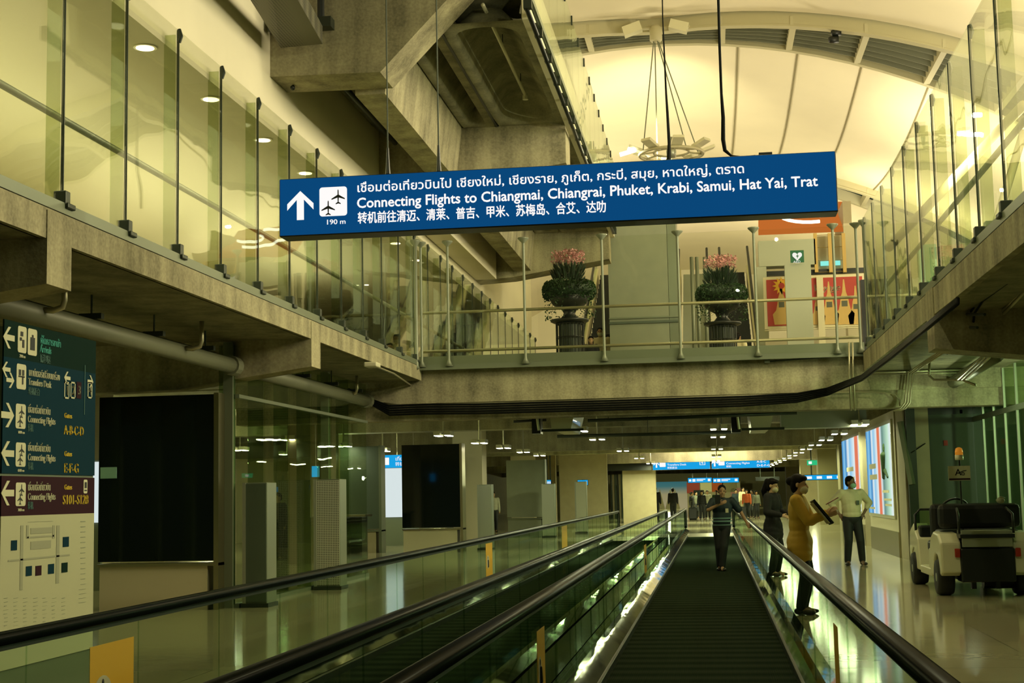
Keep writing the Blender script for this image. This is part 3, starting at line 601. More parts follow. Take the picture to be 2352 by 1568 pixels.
# ================================================================== LEFT LOWER HALL
XT = -5.0                                     # directory totem, faces the walkway
ty0, ty1 = 9.62, PX(215, 1000, XT).y
t = thing('directory_totem', 'tall directory totem with teal, blue and brown arrival panels above a terminal map', 'totem', (XT, (ty0+ty1)/2, 0))
MB().bx(XT-.12, XT, ty0, ty1, 0, 2.78).build('body', 'steel_green', t)
def tz(py): return PX(215, py, XT).z
zA, zB, zC, zD, zE = tz(783), tz(858), tz(1092), tz(1097), tz(1178)
for n_, m_, a, b in (('arrivals_panel', 'sign_teal', zB, zA), ('transfer_panel', 'sign_navy', zC, zB), ('gate_panel', 'sign_brown', zE, zD), ('map_panel', 'map_white', .35, zE)):
    MB().bx(XT, XT+.012, ty0, ty1, a, b).build(n_, m_, t)
U, V = (0, 1, 0), (0, 0, 1); o = Vector((XT+.013, ty0, 0)); Wd = ty1-ty0
def tp(px, py):        # picture point on the totem face -> (along, height)
    q = PX(px, py, XT+.013); return q.y-ty0, q.z
def tt_(body, px, py, size, m, px2=None, bold=.0022):
    a, z = tp(px, py); w = tp(px2, py)[0]-a if px2 else None
    return text(body, size, o+Vector((.001, a, z)), U, V, m, t, width=w, bold=bold)
def tarrow(px, py, h, ang): a, z = tp(px, py); flat(arrow(a, z, h, ang), o, U, V, .003, 'sign_white', t, 'arrow')
def tpict(x0, y0, x1, y1, icon):
    a0, b0 = tp(x0, y1); a1, b1 = tp(x1, y0); flat(rrect(a0, b0, a1, b1, .02), o, U, V, .002, 'sign_white', t, 'pictogram_field'); cx, cz = (a0+a1)/2, (b0+b1)/2; s = (b1-b0)/2
    oo = o+Vector((.003, 0, 0))
    if icon == 'plane': flat([plane_icon(cx+s*.12, cz+s*.36, s*.5), plane_icon(cx-s*.12, cz-s*.4, s*.5)], oo, U, V, .002, 'ink', t, 'aeroplane_pictogram')
    elif icon == 'bag': flat([rect(cx-s*.35, cz-s*.6, cx+s*.35, cz+s*.35), rect(cx-s*.12, cz+s*.35, cx+s*.12, cz+s*.55)], oo, U, V, .002, 'ink', t, 'suitcase_pictogram')
    elif icon == 'desk': flat([rect(cx-s*.45, cz+s*.1, cx-s*.1, cz+s*.55), rect(cx+s*.12, cz+s*.1, cx+s*.42, cz+s*.55), rect(cx-s*.5, cz-s*.05, cx+s*.5, cz+s*.06), rect(cx+s*.1, cz-s*.6, cx+s*.3, cz)], oo, U, V, .002, 'ink', t, 'desk_pictogram')
    else: flat([rect(cx-s*.3, cz+s*.25, cx+s*.1, cz+s*.6), rect(cx-s*.4, cz-s*.1, cx-s*.1, cz+s*.15), rect(cx, cz-s*.6, cx+s*.3, cz)], oo, U, V, .002, 'ink', t, 'passport_pictogram')
tarrow(20, 775, .17, 90); tpict(40, 752, 61, 808, 'pass'); tpict(63, 758, 85, 814, 'bag')
tt_('ผู้โดยสารขาเข้า', 92, 788, .055, 'sign_cyan', 138); tt_('Arrivals', 91, 808, .055, 'sign_cyan', 117); tt_('抵港到达', 91, 830, .05, 'sign_dim', 115); tt_('290 m', 44, 820, .022, 'sign_white', 57)
tarrow(14, 848, .12, 90); tarrow(23, 873, .12, -90); tpict(37, 838, 60, 892, 'desk')
tt_('เคาน์เตอร์เปลี่ยนเครื่อง', 65, 862, .055, 'sign_white', 136); tt_('Transfers Desk', 64, 883, .052, 'sign_white', 117); tt_('转机柜台', 64, 904, .045, 'sign_dim', 90)
tarrow(154, 868, .11, 90); tarrow(207, 876, .11, -90)
for px, ch in ((153, '1'), (167, '2'), (181, '3'), (206, '4')):
    a, z = tp(px, 896); h, w = .066, .043
    if ch != '3': flat([rect(a-w, z-h, a+w, z-h+.012), rect(a-w, z+h-.012, a+w, z+h), rect(a-w, z-h, a-w+.012, z+h), rect(a+w-.012, z-h, a+w, z+h)], o, U, V, .003, 'sign_white', t, 'number_frame')
    else: flat(rect(a-w, z-h, a+w, z+h), o, U, V, .002, 'sign_brown', t, 'number_field')
    text(ch, .075, o+Vector((.004, a-.022, z-.037)), U, V, 'sign_white', t, bold=.001)
a, z = tp(194, 895); flat(rect(a-.005, z-.2, a+.005, z+.2), o, U, V, .003, 'sign_dim', t, 'divider')
for py, arr, gates, m_ in ((957, -90, 'A-B-C-D', 1), (1045, 90, 'E-F-G', 1), (1136, 90, 'S101-S128', 1)):
    tarrow(17, py-4, .19, arr); tpict(35, py-28, 59, py+26, 'plane')
    tt_('เชื่อมต่อเที่ยวบิน', 63, py-10, .055, 'sign_white', 114); tt_('Connecting Flights', 63, py+12, .052, 'sign_white', 126); tt_('转机', 63, py+32, .045, 'sign_dim', 75)
    tt_('Gates', 147, py+2-(14 if py == 1136 else 0), .04, 'sign_yellow', 164); tt_(gates, 146 if len(gates) < 9 else 143, py+40 if len(gates) < 9 else py+22, .074, 'sign_yellow', 191 if len(gates) == 7 else 178 if len(gates) == 5 else 201, .003)
    tt_({957: '180 m', 1045: '610 m', 1136: '300 m'}[py], 40, py+38, .02, 'sign_white', 54)
a, z = tp(196, 1117); flat(rrect(a-.035, z-.055, a+.035, z+.055, .015), o, U, V, .002, 'sign_white', t, 'pictogram_field'); flat([rect(a-.018, z-.012, a+.018, z+.035), rect(a-.022, z-.036, a+.022, z-.026)], o+Vector((.003, 0, 0)), U, V, .002, 'ink', t, 'train_pictogram')
# terminal map: pale building outlines, gate boxes, legend strokes
def mrect(x0, y0, x1, y1): a0, b0 = tp(x0, y1); a1, b1 = tp(x1, y0); return rect(a0, b0, a1, b1)
flat([mrect(18, 1272, 160, 1290), mrect(45, 1206, 54, 1355), mrect(128, 1206, 137, 1340), mrect(70, 1210, 120, 1226), mrect(70, 1240, 117, 1262), mrect(60, 1206, 66, 1236), mrect(120, 1206, 126, 1236), mrect(62, 1228, 124, 1236)], o, U, V, .0015, 'map_grey', t, 'map_outline')
for k, (x, y, m_) in enumerate(((32, 1252, 'sign_navy'), (151, 1244, 'sign_navy'), (66, 1311, 'sign_navy'), (88, 1310, 'sign_brown'), (117, 1306, 'sign_navy'), (148, 1303, 'sign_teal'))):
    flat(mrect(x-7, y-12, x+7, y+12), o, U, V, .002, m_, t, 'map_gate_box')
rnd = random.Random(3)
flat([mrect(x+rnd.uniform(0, 2), y, x+rnd.uniform(7, 12), y+2.2) for x in (8, 30, 52, 75, 97, 118, 140) for y in range(1372, 1440, 9)]+[mrect(185, y, 196, y+2.4) for y in range(1196, 1345, 12)]+[mrect(181, y, 197, y+2) for y in (1352, 1362, 1372, 1382)]+[mrect(64, 1196, 122, 1199)], o, U, V, .0015, 'grey_panel', t, 'map_legend')
# black display panels on cream pedestals
def display(label, x0, x1, Y, z0, z1, m='black_gloss', ped='cream_panel', frame='plate_steel', depth=.5, sheen=None):
    t = thing('display_panel', label, 'display panel', ((x0+x1)/2, Y, 0))
    MB().bx(x0+.02, x1-.1, Y+.02, Y+depth, 0, z0-.05).build('pedestal', ped, t)
    MB().bx(x0, x1, Y, Y+depth, z0, z1).build('screen', m, t)
    MB().bx(x1, x1+.07, Y-.01, Y+depth, 0, z1+.02).build('edge_frame', frame, t)
    MB().bx(x0, x1+.07, Y-.03, Y+depth, z0-.07, z0-.03).build('lower_rail', frame, t)
    return t
d = display('largest black display panel, right of the map totem', -8.69, -6.98, 19.6, .68, 3.02)
MB().bx(-8.66, -8.42, 19.585, 19.6, 1.86, 2.02).build('paper_notice', 'mask_green', d)
display('black display panel in the middle, mounted on a cream base', -8.5, -6.88, 39, .68, 2.95)
display('dark panel seen through the glass left of the middle display', -10.3, -9.2, 39.2, .66, 2.95, 'green_panel', 'tan_wall', 'steel_green')
display('matt grey-green display panel far down the left side', -7.45, -6.1, 52, .72, 2.78, 'grey_panel', 'grey_panel', 'steel_green')
# glazed partition of the left hall: one thing per pane run
XG = -6.75
t = thing('glass_partition', 'tall glazed partition between the concourse and the left hall', 'glass wall', (XG, 33, 0))
y = 19.9; k = 0
while y < 27:
    MB().bx(XG-.008, XG+.008, y+.008, y+1.29, .05, 3.74).build('glass_panel', 'glass_wall', t)
    MB().bx(XG-.26, XG-.02, y-.012, y+.012, .05, 3.74).build('glass_fin', 'glass_teal', t)
    if k % 4 == 0: MB().bx(XG-.18, XG-.04, y-.06, y+.06, 0, 3.78).build('mullion', 'steel_green', t)
    y += 1.3; k += 1
MB().bx(XG-.04, XG+.04, 19.9, y, 2.98, 3.03).build('transom', 'steel_green', t); MB().bx(XG-.04, XG+.04, 19.9, y, 0, .06).build('sill', 'steel_green', t)
t = thing('glass_partition', 'glass partition behind the map totem', 'glass wall', (-9.2, 14, 0))
for k, y in enumerate((8.0, 9.6, 11.2, 12.8, 14.4, 16.0, 17.6)):
    MB().bx(-9.21, -9.19, y+.01, y+1.59, .05, 3.74).build('glass_panel', 'glass_wall', t); MB().bx(-9.35, -9.2, y-.06, y+.06, 0, 3.78).build('mullion', 'steel_green', t)
# air diffuser cabinets
def diffuser(label, x0, x1, Y, z, m):
    t = thing('air_diffuser', label, 'air diffuser', ((x0+x1)/2, Y, 0))
    MB().bx(x0, x1, Y, Y+.45, .05, z).build('cabinet', 'steel_green', t, bevel=.01)
    MB().bx(x0+.05, x1-.01, Y-.012, Y, .08, z-.02).build('perforated_front', m, t)
    MB().bx(x0, x0+.05, Y-.015, Y, 0, z).build('side_trim', 'mesh_steel', t)
    MB().bx(x0-.02, x1+.02, Y-.02, Y+.46, 0, .06).build('plinth', 'dark_steel', t)
diffuser('dark green air diffuser cabinet beside the largest black display', -6.66, -6.30, 19.9, 1.76, 'green_panel')
diffuser('pale perforated air diffuser cabinet in front of the glass partition', -6.66, -6.21, 23.6, 1.84, 'perforated')
diffuser('slim grey air diffuser cabinet beside the middle display', -6.6, -6.2, 40.2, 1.83, 'mesh_steel')
diffuser('pale air diffuser cabinet before the far matt display', -6.05, -5.6, 51, 1.9, 'mesh_steel')
diffuser('perforated diffuser cabinet far on the left, beyond the matt display', -5.35, -4.9, 56, 2.0, 'perforated')
# square columns and walls of the left hall
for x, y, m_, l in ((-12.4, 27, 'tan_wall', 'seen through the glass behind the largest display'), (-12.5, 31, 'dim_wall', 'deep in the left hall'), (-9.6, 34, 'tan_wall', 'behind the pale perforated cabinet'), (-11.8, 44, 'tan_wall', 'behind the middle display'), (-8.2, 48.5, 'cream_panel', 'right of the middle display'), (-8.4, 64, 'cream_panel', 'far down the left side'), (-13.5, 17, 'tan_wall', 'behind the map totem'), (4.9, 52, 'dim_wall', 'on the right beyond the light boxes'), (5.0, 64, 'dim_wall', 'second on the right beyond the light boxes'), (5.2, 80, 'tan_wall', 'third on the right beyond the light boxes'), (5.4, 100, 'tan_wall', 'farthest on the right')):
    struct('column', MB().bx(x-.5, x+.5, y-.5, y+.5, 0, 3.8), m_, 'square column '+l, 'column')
for x0, x1, y, l in ((-16.9, -12.3, 58, 'tan cross wall deep in the left hall'), (-7.0, -4.8, 66, 'khaki wall panel beside the far left walkway end'), (-9.6, -7.6, 70, 'khaki wall panel on the far left'), (-4.6, -2.9, 74, 'pale wall panel just left of the far hanging signs')):
    tag(struct('wall_panel', MB().bx(x0, x1, y, y+.3, 0, 3.78), 'tan_wall', l, 'wall'), l, 'wall')
t = thing('counter', 'dark check-in counter seen through the left glass', 'counter', (-10.2, 36.5, 0))
MB().bx(-11.8, -8.9, 36, 36.6, 0, 1.05).build('front', 'black', t); MB().bx(-11.9, -8.8, 35.95, 36.7, 1.05, 1.1).build('worktop', 'plate_steel', t)
# lit objects seen through the glass
bands('ad_left', [(0, WH), (.5, LB), (1, WH)], -8.0, -7.0, 'X', .9)
t = thing('light_box', 'white light panel below a small blue sign, seen through the left glass', 'light box', (-9.4, 45, 0))
MB().bx(-10.35, -9.35, 45, 45.1, .9, 2.45).build('lit_face', 'ad_left', t); MB().bx(-10.4, -9.3, 45.1, 45.2, 0, 2.5).build('frame', 'steel_green', t)
t = thing('hanging_sign', 'small blue lit sign above the white light panel, seen through the left glass', 'sign', (-9.9, 44.7, 2.46))
MB().bx(-10.45, -9.3, 44.7, 44.82, 2.46, 2.86).build('lit_face', 'far_blue', t); MB().bx(-10.3, -10.15, 44.69, 44.7, 2.55, 2.78).build('pictogram_field', 'sign_text', t)
text('เที่ยวบิน', .12, (-9.95, 44.69, 2.68), (1, 0, 0), (0, 0, 1), 'sign_text', t, width=.5); text('转机', .1, (-9.95, 44.69, 2.52), (1, 0, 0), (0, 0, 1), 'sign_text', t)
MB().tube([(-9.9, 44.76, 2.86), (-9.9, 44.76, 3.8)], .015, 5).build('hanger', 'conduit', t)
t = thing('hanging_sign', 'tiny blue sign beside the pale perforated cabinet', 'sign', (-9.0, 32, 2.1)); q0, q1 = PY(716, 1095, 32), PY(731, 1070, 32)
MB().bx(q0.x, q1.x, 32, 32.1, q0.z, q1.z).build('lit_face', 'far_blue', t); MB().tube([((q0.x+q1.x)/2, 32.05, q1.z), ((q0.x+q1.x)/2, 32.05, 3.8)], .012, 5).build('hanger', 'conduit', t)
q0, q1 = PY(213, 1200, 24), PY(227, 1060, 24)
t = thing('poster_stand', 'pale lit poster stand between the totem and the largest black display', 'light box', (q0.x, 24, 0)); MB().bx(q0.x-.2, q1.x, 24, 24.06, q0.z, q1.z).build('lit_face', 'ad_left', t); MB().bx(q0.x-.22, q1.x+.02, 24.06, 24.14, 0, q1.z+.03).build('stand_frame', 'steel_green', t)
# ================================================================== PIPES, CONDUITS, CABLES UNDER THE SLABS
p = PZ(488, 828, 3.42)
for y0, y1, l in ((6, 11.55, 'above the map totem'), (12.15, 19.85, 'running to the haunched cross beam'), (20.45, 27.9, 'beyond the haunched cross beam')):
    t = thing('drain_pipe', 'thick grey drain pipe under the left gallery, '+l, 'pipe', (p.x, (y0+y1)/2, 3.3))
    MB().tube([(p.x, y0, 3.42), (p.x, y1, 3.42)], .11, 14).build('pipe_run', 'pipe_grey', t, True)
    MB().lathe([(.14, y1-.3-p.y), (.14, y1-.08-p.y)], (p.x, p.y, 3.42), 14, 'Y').build('collar', 'pipe_grey', t)
    yy = y0+1
    while yy < y1:
        MB().tube([(p.x, yy, 3.5), (p.x, yy, 3.82)], .012, 5).box((p.x, yy, 3.56), (.26, .08, .06)).build('hanger', 'dark_steel', t); yy += 1.8
for px, py, l in ((148, 712, 'over the totem'), (463, 800, 'before the haunched cross beam'), (820, 905, 'beside the bridge beam')):
    q = PZ(px, py, 3.45); q0 = Vector((p.x+.1, q.y, 3.46))
    tag(MB().tube([q0, q+Vector((-.12, 0, 0)), q+Vector((-.02, 0, .03)), q+Vector((0, 0, .10)), q+Vector((0, 0, .36))], .032, 8).build('branch_pipe', 'conduit', None, True), 'thin pipe elbow rising to the left gallery slab, '+l, 'pipe')
tag(MB().tube([(p.x-.35, 6, 3.62), (p.x-.35, 27.9, 3.62)], .03, 6).build('conduit', 'dark_steel', None, True), 'dark conduit beside the drain pipe under the left gallery', 'pipe')
t = thing('floodlight', 'round floodlight under the haunched cross beam', 'lamp', PY(395, 840, 21.5)); q = PY(395, 840, 21.5)
MB().lathe([(.04, -.12), (.1, -.06), (.17, .06)], q, 14).build('reflector', 'plate_steel', t, True); MB().tube([q+Vector((0, 0, -.1)), q+Vector((-.16, 0, .05)), q+Vector((-.1, 0, .2)), (q.x, q.y, 3.82)], .015, 6).build('bracket', 'dark_steel', t)
t = thing('ceiling_camera', 'white camera and conduit under the end of the left gallery', 'camera', PZ(855, 838, 3.75)); q = PZ(855, 838, 3.7)
MB().box(q, (.22, .3, .08)).build('housing', 'white_paint', t, bevel=.02); MB().tube([q, PZ(905, 858, 3.72), PZ(945, 885, 3.72), PZ(930, 893, 3.72), PZ(840, 897, 3.72)], .015, 6).build('conduit', 'conduit', t)
# black cable bundle sweeping along the bridge beam
t = thing('cable_bundle', 'bundle of thick black cables sweeping along the bridge beam up to the right gallery', 'cables', (0, 27.8, 3.2))
for k in range(5):
    d = k*5.2; pts = [PY(800-k*3, 893+d*.2, 27.8), PY(850, 916+d*.5, 27.8), PY(895, 932+d, 27.8), PY(970, 939+d*1.0-10, 27.8), PY(1100, 938+d*1.0-10, 27.8), PY(1400, 930+d-10, 27.8), PY(1700, 921+d-10, 27.8), PY(1830, 914+d*.9-10, 27.8), PY(1900, 900+d*.7-8, 27.7)]
    pts += [PX(1980, 868+d*.5-6, 2.72-k*.02), PX(2050, 815+d*.5-6, 2.68-k*.02), PX(2120, 758+d*.5-6, 2.66-k*.02), PX(2200, 690+d*.5-4, 2.66-k*.02)]
    MB().tube(pts, .022, 6).build('cable', 'cable', t, True)
t = thing('cable_loop', 'bundle of black cables dipping below the right cross beam', 'cables', PX(2210, 820, 3.4))
for k in range(4):
    d = k*11
    MB().tube([PX(2352+d, 590, 3.3), PX(2280+d, 650, 3.3), PX(2225+d, 690, 3.3), PX(2205+d, 720, 3.3), PX(2200+d, 760, 3.35), PX(2185+d, 795, 3.4), PX(2165+d, 812, 3.4)], .016, 6).build('cable', 'cable', t, True)
MB().tube([PX(2195, 722, 3.25), PX(2262, 722, 3.25)], .02, 5).tube([PX(2185, 752, 3.28), PX(2245, 752, 3.28)], .02, 5).build('clip_rail', 'dark_steel', t)
t = thing('conduit_group', 'three bent steel conduits stepping down the right cross beam', 'pipes', PX(2290, 760, 3.7))
for k in range(3):
    d = k*9
    MB().tube([PX(2352+d, 652, 3.6), PX(2290+d, 718, 3.7), PX(2272+d, 735, 3.7), PX(2262+d, 800, 3.7), PX(2255+d, 820, 3.7), PX(2200+d, 870, 3.7)], .02, 6).build('conduit', 'conduit', t, True)
t = thing('conduit_group', 'trio of pale conduits running down the bridge beam on the right', 'pipes', PY(2090, 900, 27.8))
for k in range(3):
    d = k*6
    MB().tube([PX(2160+d, 806, 3.35), PX(2100+d, 846, 3.45), PY(2086+d, 856, 27.75), PY(2078+d, 925, 27.75), PY(2068+d, 938, 27.75), PY(2053+d, 943, 27.75)], .016, 6).build('conduit', 'conduit', t, True)
tag(MB().tube([PY(1950, 785, 27.6), PY(1951, 860, 27.6), PY(1955, 943, 27.6)], .02, 6).tube([PY(1958, 785, 27.6), PY(1960, 860, 27.6), PY(1964, 943, 27.6)], .02, 6).build('riser_conduit', 'conduit', None, True), 'pair of vertical conduits at the right corner of the bridge', 'pipes')
tag(MB().tube([PY(880, 925, 27.85), PY(920, 930, 27.85), PY(1300, 921, 27.85), PY(1960, 900, 27.85), PY(2030, 900, 27.85), PY(2055, 905, 27.85), PY(2066, 918, 27.85), PY(2067, 932, 27.85)], .015, 6).build('long_conduit', 'conduit', None, True), 'long thin conduit above the cable bundle, hooked down at its right end', 'pipe')
tag(MB().tube([PY(1985, 850, 27.8), PY(1995, 856, 27.8), PY(2250, 848, 27.8)], .022, 6).tube([PY(1990, 860, 27.8), PY(2250, 855, 27.8)], .012, 6).build('cross_conduit', 'conduit', None, True), 'horizontal conduits along the bridge beam under the right gallery', 'pipes')
tag(MB().tube([PX(2135, 830, 3.6), PX(2134, 862, 3.6), PX(2145, 872, 3.6), PX(2210, 872, 3.9), PX(2240, 884, 4.0)], .02, 6).build('branch_pipe', 'conduit', None, True), 'thin pipe bend hanging under the right gallery', 'pipe')
tag(MB().tube([PZ(2190, 878, 3.45), PZ(2290, 815, 3.45)], .11, 12).build('drain_pipe', 'pipe_grey', None, True), 'thick grey drain pipe under the right gallery', 'pipe')
t = thing('switch_box', 'small grey boxes on the bridge edge', 'box', PY(1762, 826, 27.8))
q = PY(1762, 830, 27.84); MB().box(q, (.1, .1, .06)).build('box', 'steel_green', t); MB().tube([q, PY(1985, 814, 27.85)], .014, 5).build('conduit', 'dark_steel', t)
# services just beyond the bridge
for l, pts, r_, m_ in (('upper long dark pipe beyond the bridge', (PY(1350, 966, 28.9), PY(1830, 948, 28.9)), .035, 'dark_steel'), ('second dark pipe beyond the bridge, just above the pendant lamps', (PY(1280, 1002, 35), PY(1700, 992, 35)), .04, 'dark_steel'), ('short pipe stub beyond the bridge', (PY(1180, 968, 31), PY(1255, 964, 31)), .03, 'black')):
    mb = MB().tube(pts, r_, 8)
    for q in (.1, .5, .9): v = pts[0].lerp(pts[1], q); mb.tube([v, (v.x, v.y, 3.79)], .008, 5)
    tag(mb.build('service_pipe', m_, None, True), l, 'pipe')
for x0, y0, x1, y1, Y, l in ((1255, 960, 1340, 988, 29.2, 'cream ventilation duct left of centre beyond the bridge'), (1715, 948, 1800, 985, 29.2, 'pale ventilation duct right of centre beyond the bridge')):
    t = thing('ventilation_duct', l, 'duct', PY((x0+x1)/2, y0, Y)); a, b = PY(x0, y1, Y), PY(x1, y0, Y)
    MB().hexa([(a.x, Y, 3.78), (b.x, Y, 3.78), (b.x-.05, Y+2.5, 3.78), (a.x, Y+2.5, 3.78)], [(a.x+.1, Y+.1, a.z), (b.x-.28, Y+.1, a.z), (b.x-.3, Y+2.4, a.z), (a.x+.12, Y+2.4, a.z)]).build('duct_body', 'white_paint', t)
    s = -1 if x0 < 1500 else 1
    MB().bx(a.x-.3, a.x-.12, Y, Y+.4, a.z-.06, 3.78).build('actuator', 'black', t); MB().tube([(a.x-.05, Y-.05, 3.75), (a.x-.22, Y-.05, 3.45), (a.x-.15, Y-.05, a.z)], .03, 6).build('strut', 'conduit', t)
    MB().bx(a.x-.1, b.x, Y-.06, Y-.02, a.z-.03, a.z+.02).build('support_rail', 'dark_steel', t)
tag(MB().bx(PY(1795, 980, 33.6).x, PY(1990, 950, 33.6).x, 33.6, 34.2, PY(1795, 984, 33.6).z, 3.78).build('bulkhead', 'grey_panel', None), 'grey bulkhead at the right beyond the bridge', 'bulkhead', None, 'structure')
# ------------------------------------------------------------------ pendant twin lamps
def pendant(label, x, y, z, grp):
    t = thing('pendant_lamp', label, 'pendant lamp', (x, y, z), grp)
    MB().tube([(x, y, z+.06), (x, y, 3.8)], .022, 6).build('rod', 'conduit', t)
    for s in (-1, 1):
        h = MB().bx(x+s*.125-.075, x+s*.125+.075, y-.26, y+.26, z, z+.10).build('lamp_head', 'white_paint', t)
        MB().bx(x+s*.125-.062, x+s*.125+.062, y-.24, y+.24, z-.012, z+.002).build('diffuser', 'tube', h)
    MB().bx(x-.1, x+.1, y-.03, y+.03, z+.04, z+.07).build('cross_arm', 'steel_green', t)
    return t
ords = ['first', 'second', 'third', 'fourth', 'fifth', 'sixth', 'seventh', 'eighth', 'ninth', 'tenth', 'eleventh', 'twelfth', 'thirteenth', 'fourteenth']
rows = ((-6.3, 33.6, 'over the left glass partition'), (-3.03, 33.1, 'over the left walkway'), (.17, 33.9, 'over the right walkway'), (3.34, 33.5, 'along the right wall'), (-10.1, 33.7, 'in the hall behind the glass'), (-13.4, 34.5, 'deepest in the left hall'))
first = None
for x, y0, w in rows:
    n_ = 13 if x == 3.34 else 6 if x in (.17, -3.03) else 5 if x == -6.3 else 4
    for i in range(n_):
        y = y0+(5.3*i if i < 2 else 5.3+(11 if x in (.17, -3.03) else 4.6)*(i-1)); l = 'twin pendant lamp %s, %s past the bridge' % (w, ords[i])
        for yb in (39, 50, 61, 72, 94, 116):
            if yb-.1 < y < yb+.8: y = yb-.2
        if x > -6: area('pendant_light', (x, y, 2.925), .36, (70 if y < 50 else 150)*(.45 if x > 3 else 1.25), LOWC, None, .46)
        if first is None: first = pendant(l, x, y, 2.95, 'twin pendant lamps')
        else: dup(first, (x, y, 2.95), l)
# ------------------------------------------------------------------ far hanging signs
FY = 73
def fpx(px, py, Y=FY): return PY(px, py, Y)
def farsign(label, x0, x1, yt, yb_, Y, lit=True):
    a, b = fpx(x0, yb_, Y), fpx(x1, yt, Y); t = thing('hanging_sign', label, 'sign', ((a.x+b.x)/2, Y, a.z))
    MB().bx(a.x, b.x, Y, Y+.25, a.z, b.z).build('housing', 'black', t)
    if lit: MB().bx(a.x+.02, b.x-.02, Y-.01, Y, a.z+.02, b.z-.02).build('lit_face', 'far_blue', t)
    for s in (.2, .8): MB().tube([(a.x+(b.x-a.x)*s, Y+.12, b.z), (a.x+(b.x-a.x)*s, Y+.12, 3.8)], .03, 5).build('hanger', 'dark_steel', t)
    return t, a, b
farsign('unlit black sign box left of the two far blue signs', 1366, 1496, 1056, 1082, FY, False)
t, a, b = farsign('far blue sign reading Transfers Desk', 1499, 1631, 1052, 1080, FY); w, h = b.x-a.x, b.z-a.z; U, V = (1, 0, 0), (0, 0, 1); o = Vector((a.x, FY-.012, a.z))
flat(arrow(.2, h*.52, h*.55, 0), o, U, V, .004, 'sign_text', t, 'arrow'); flat(rrect(.36, h*.3, .66, h*.82, .03), o, U, V, .004, 'sign_text', t, 'pictogram_field')
text('เคาน์เตอร์เปลี่ยนเครื่อง', .09, o+Vector((.74, 0, h*.68)), U, V, 'sign_text', t, width=1.2, bold=.002); text('Transfers Desk', .10, o+Vector((.74, 0, h*.40)), U, V, 'sign_text', t, width=.95, bold=.002); text('转机柜台', .09, o+Vector((.74, 0, h*.12)), U, V, 'sign_text', t, bold=.002)
flat([rect(2.36, h*.4, 2.64, h*.44), rect(2.36, h*.8, 2.64, h*.84), rect(2.36, h*.4, 2.39, h*.84), rect(2.61, h*.4, 2.64, h*.84)], o, U, V, .004, 'sign_text', t, 'number_frame'); text('4', .17, o+Vector((2.43, 0, h*.48)), U, V, 'sign_text', t, bold=.002)
t, a, b = farsign('far blue sign reading Connecting Flights to gates A to G', 1634, 1768, 1047, 1077, FY); w, h = b.x-a.x, b.z-a.z; o = Vector((a.x, FY-.012, a.z))
flat(arrow(.17, h*.5, h*.55, 0), o, U, V, .004, 'sign_text', t, 'arrow'); flat(rrect(.36, h*.3, .66, h*.82, .03), o, U, V, .004, 'sign_text', t, 'pictogram_field')
text('เชื่อมต่อเที่ยวบิน', .09, o+Vector((.74, 0, h*.68)), U, V, 'sign_text', t, width=.9, bold=.002); text('Connecting Flights', .10, o+Vector((.74, 0, h*.38)), U, V, 'sign_text', t, width=1.15, bold=.002); text('转机', .09, o+Vector((.74, 0, h*.12)), U, V, 'sign_text', t, bold=.002)
text('Gates', .09, o+Vector((2.25, 0, h*.74)), U, V, 'sign_text', t, width=.32, bold=.002); text('A-B-C', .11, o+Vector((2.25, 0, h*.46)), U, V, 'sign_text', t, width=.46, bold=.002); text('D-E-F-G', .11, o+Vector((2.25, 0, h*.14)), U, V, 'sign_text', t, width=.63, bold=.002)
for x0, x1, l in ((1580, 1635, 'left one of the farthest pair of blue signs'), (1637, 1697, 'right one of the farthest pair of blue signs')):
    t, a, b = farsign(l, x0, x1, 1096, 1109, 125); w, h = b.x-a.x, b.z-a.z; o = Vector((a.x, 124.98, a.z))
    for q in (rect(.1, h*.3, .3, h*.7), rect(.4, h*.25, .65, h*.75), rect(.75, h*.6, 1.5, h*.75), rect(.75, h*.35, 1.3, h*.5), rect(w-.35, h*.3, w-.12, h*.75)): flat(q, o, U, V, .01, 'sign_text', t, 'pictogram_field')
farsign('small unlit sign box far on the right above the crowd', 1736, 1790, 1094, 1104, 90, False)
for x0, x1, Y, l in ((1326, 1351, 66, 'cluster of small blue signs left of the far hall'), (1845, 1945, 60, 'blue lit sign strip beyond the glass on the right'), (1254, 1266, 64, 'tiny blue sign beside the matt display')):
    t, a, b = farsign(l, x0, x1, 1088 if x0 > 1500 else 1101, 1103 if x0 > 1500 else 1115, Y); w, h = b.x-a.x, b.z-a.z
    for k in range(4): flat(rect(w*(.08+.23*k), h*.25, w*(.08+.23*k)+w*.12, h*.7), Vector((a.x, Y-.012, a.z)), U, V, .01, 'sign_text', t, 'pictogram_field')
t = thing('exit_sign', 'small green lit exit sign on the right', 'sign', PY(1870, 1060, 50)); a, b = PY(1858, 1067, 50), PY(1881, 1055, 50)
MB().bx(a.x, b.x, 50.9, 51.0, a.z, b.z).build('lit_face', 'exit_green', t); MB().bx(a.x+.05, a.x+.16, 50.89, 50.9, a.z+.04, b.z-.04).build('pictogram_field', 'sign_text', t); MB().tube([((a.x+b.x)/2, 50.95, b.z), ((a.x+b.x)/2, 50.95, 3.8)], .012, 5).build('hanger', 'conduit', t)
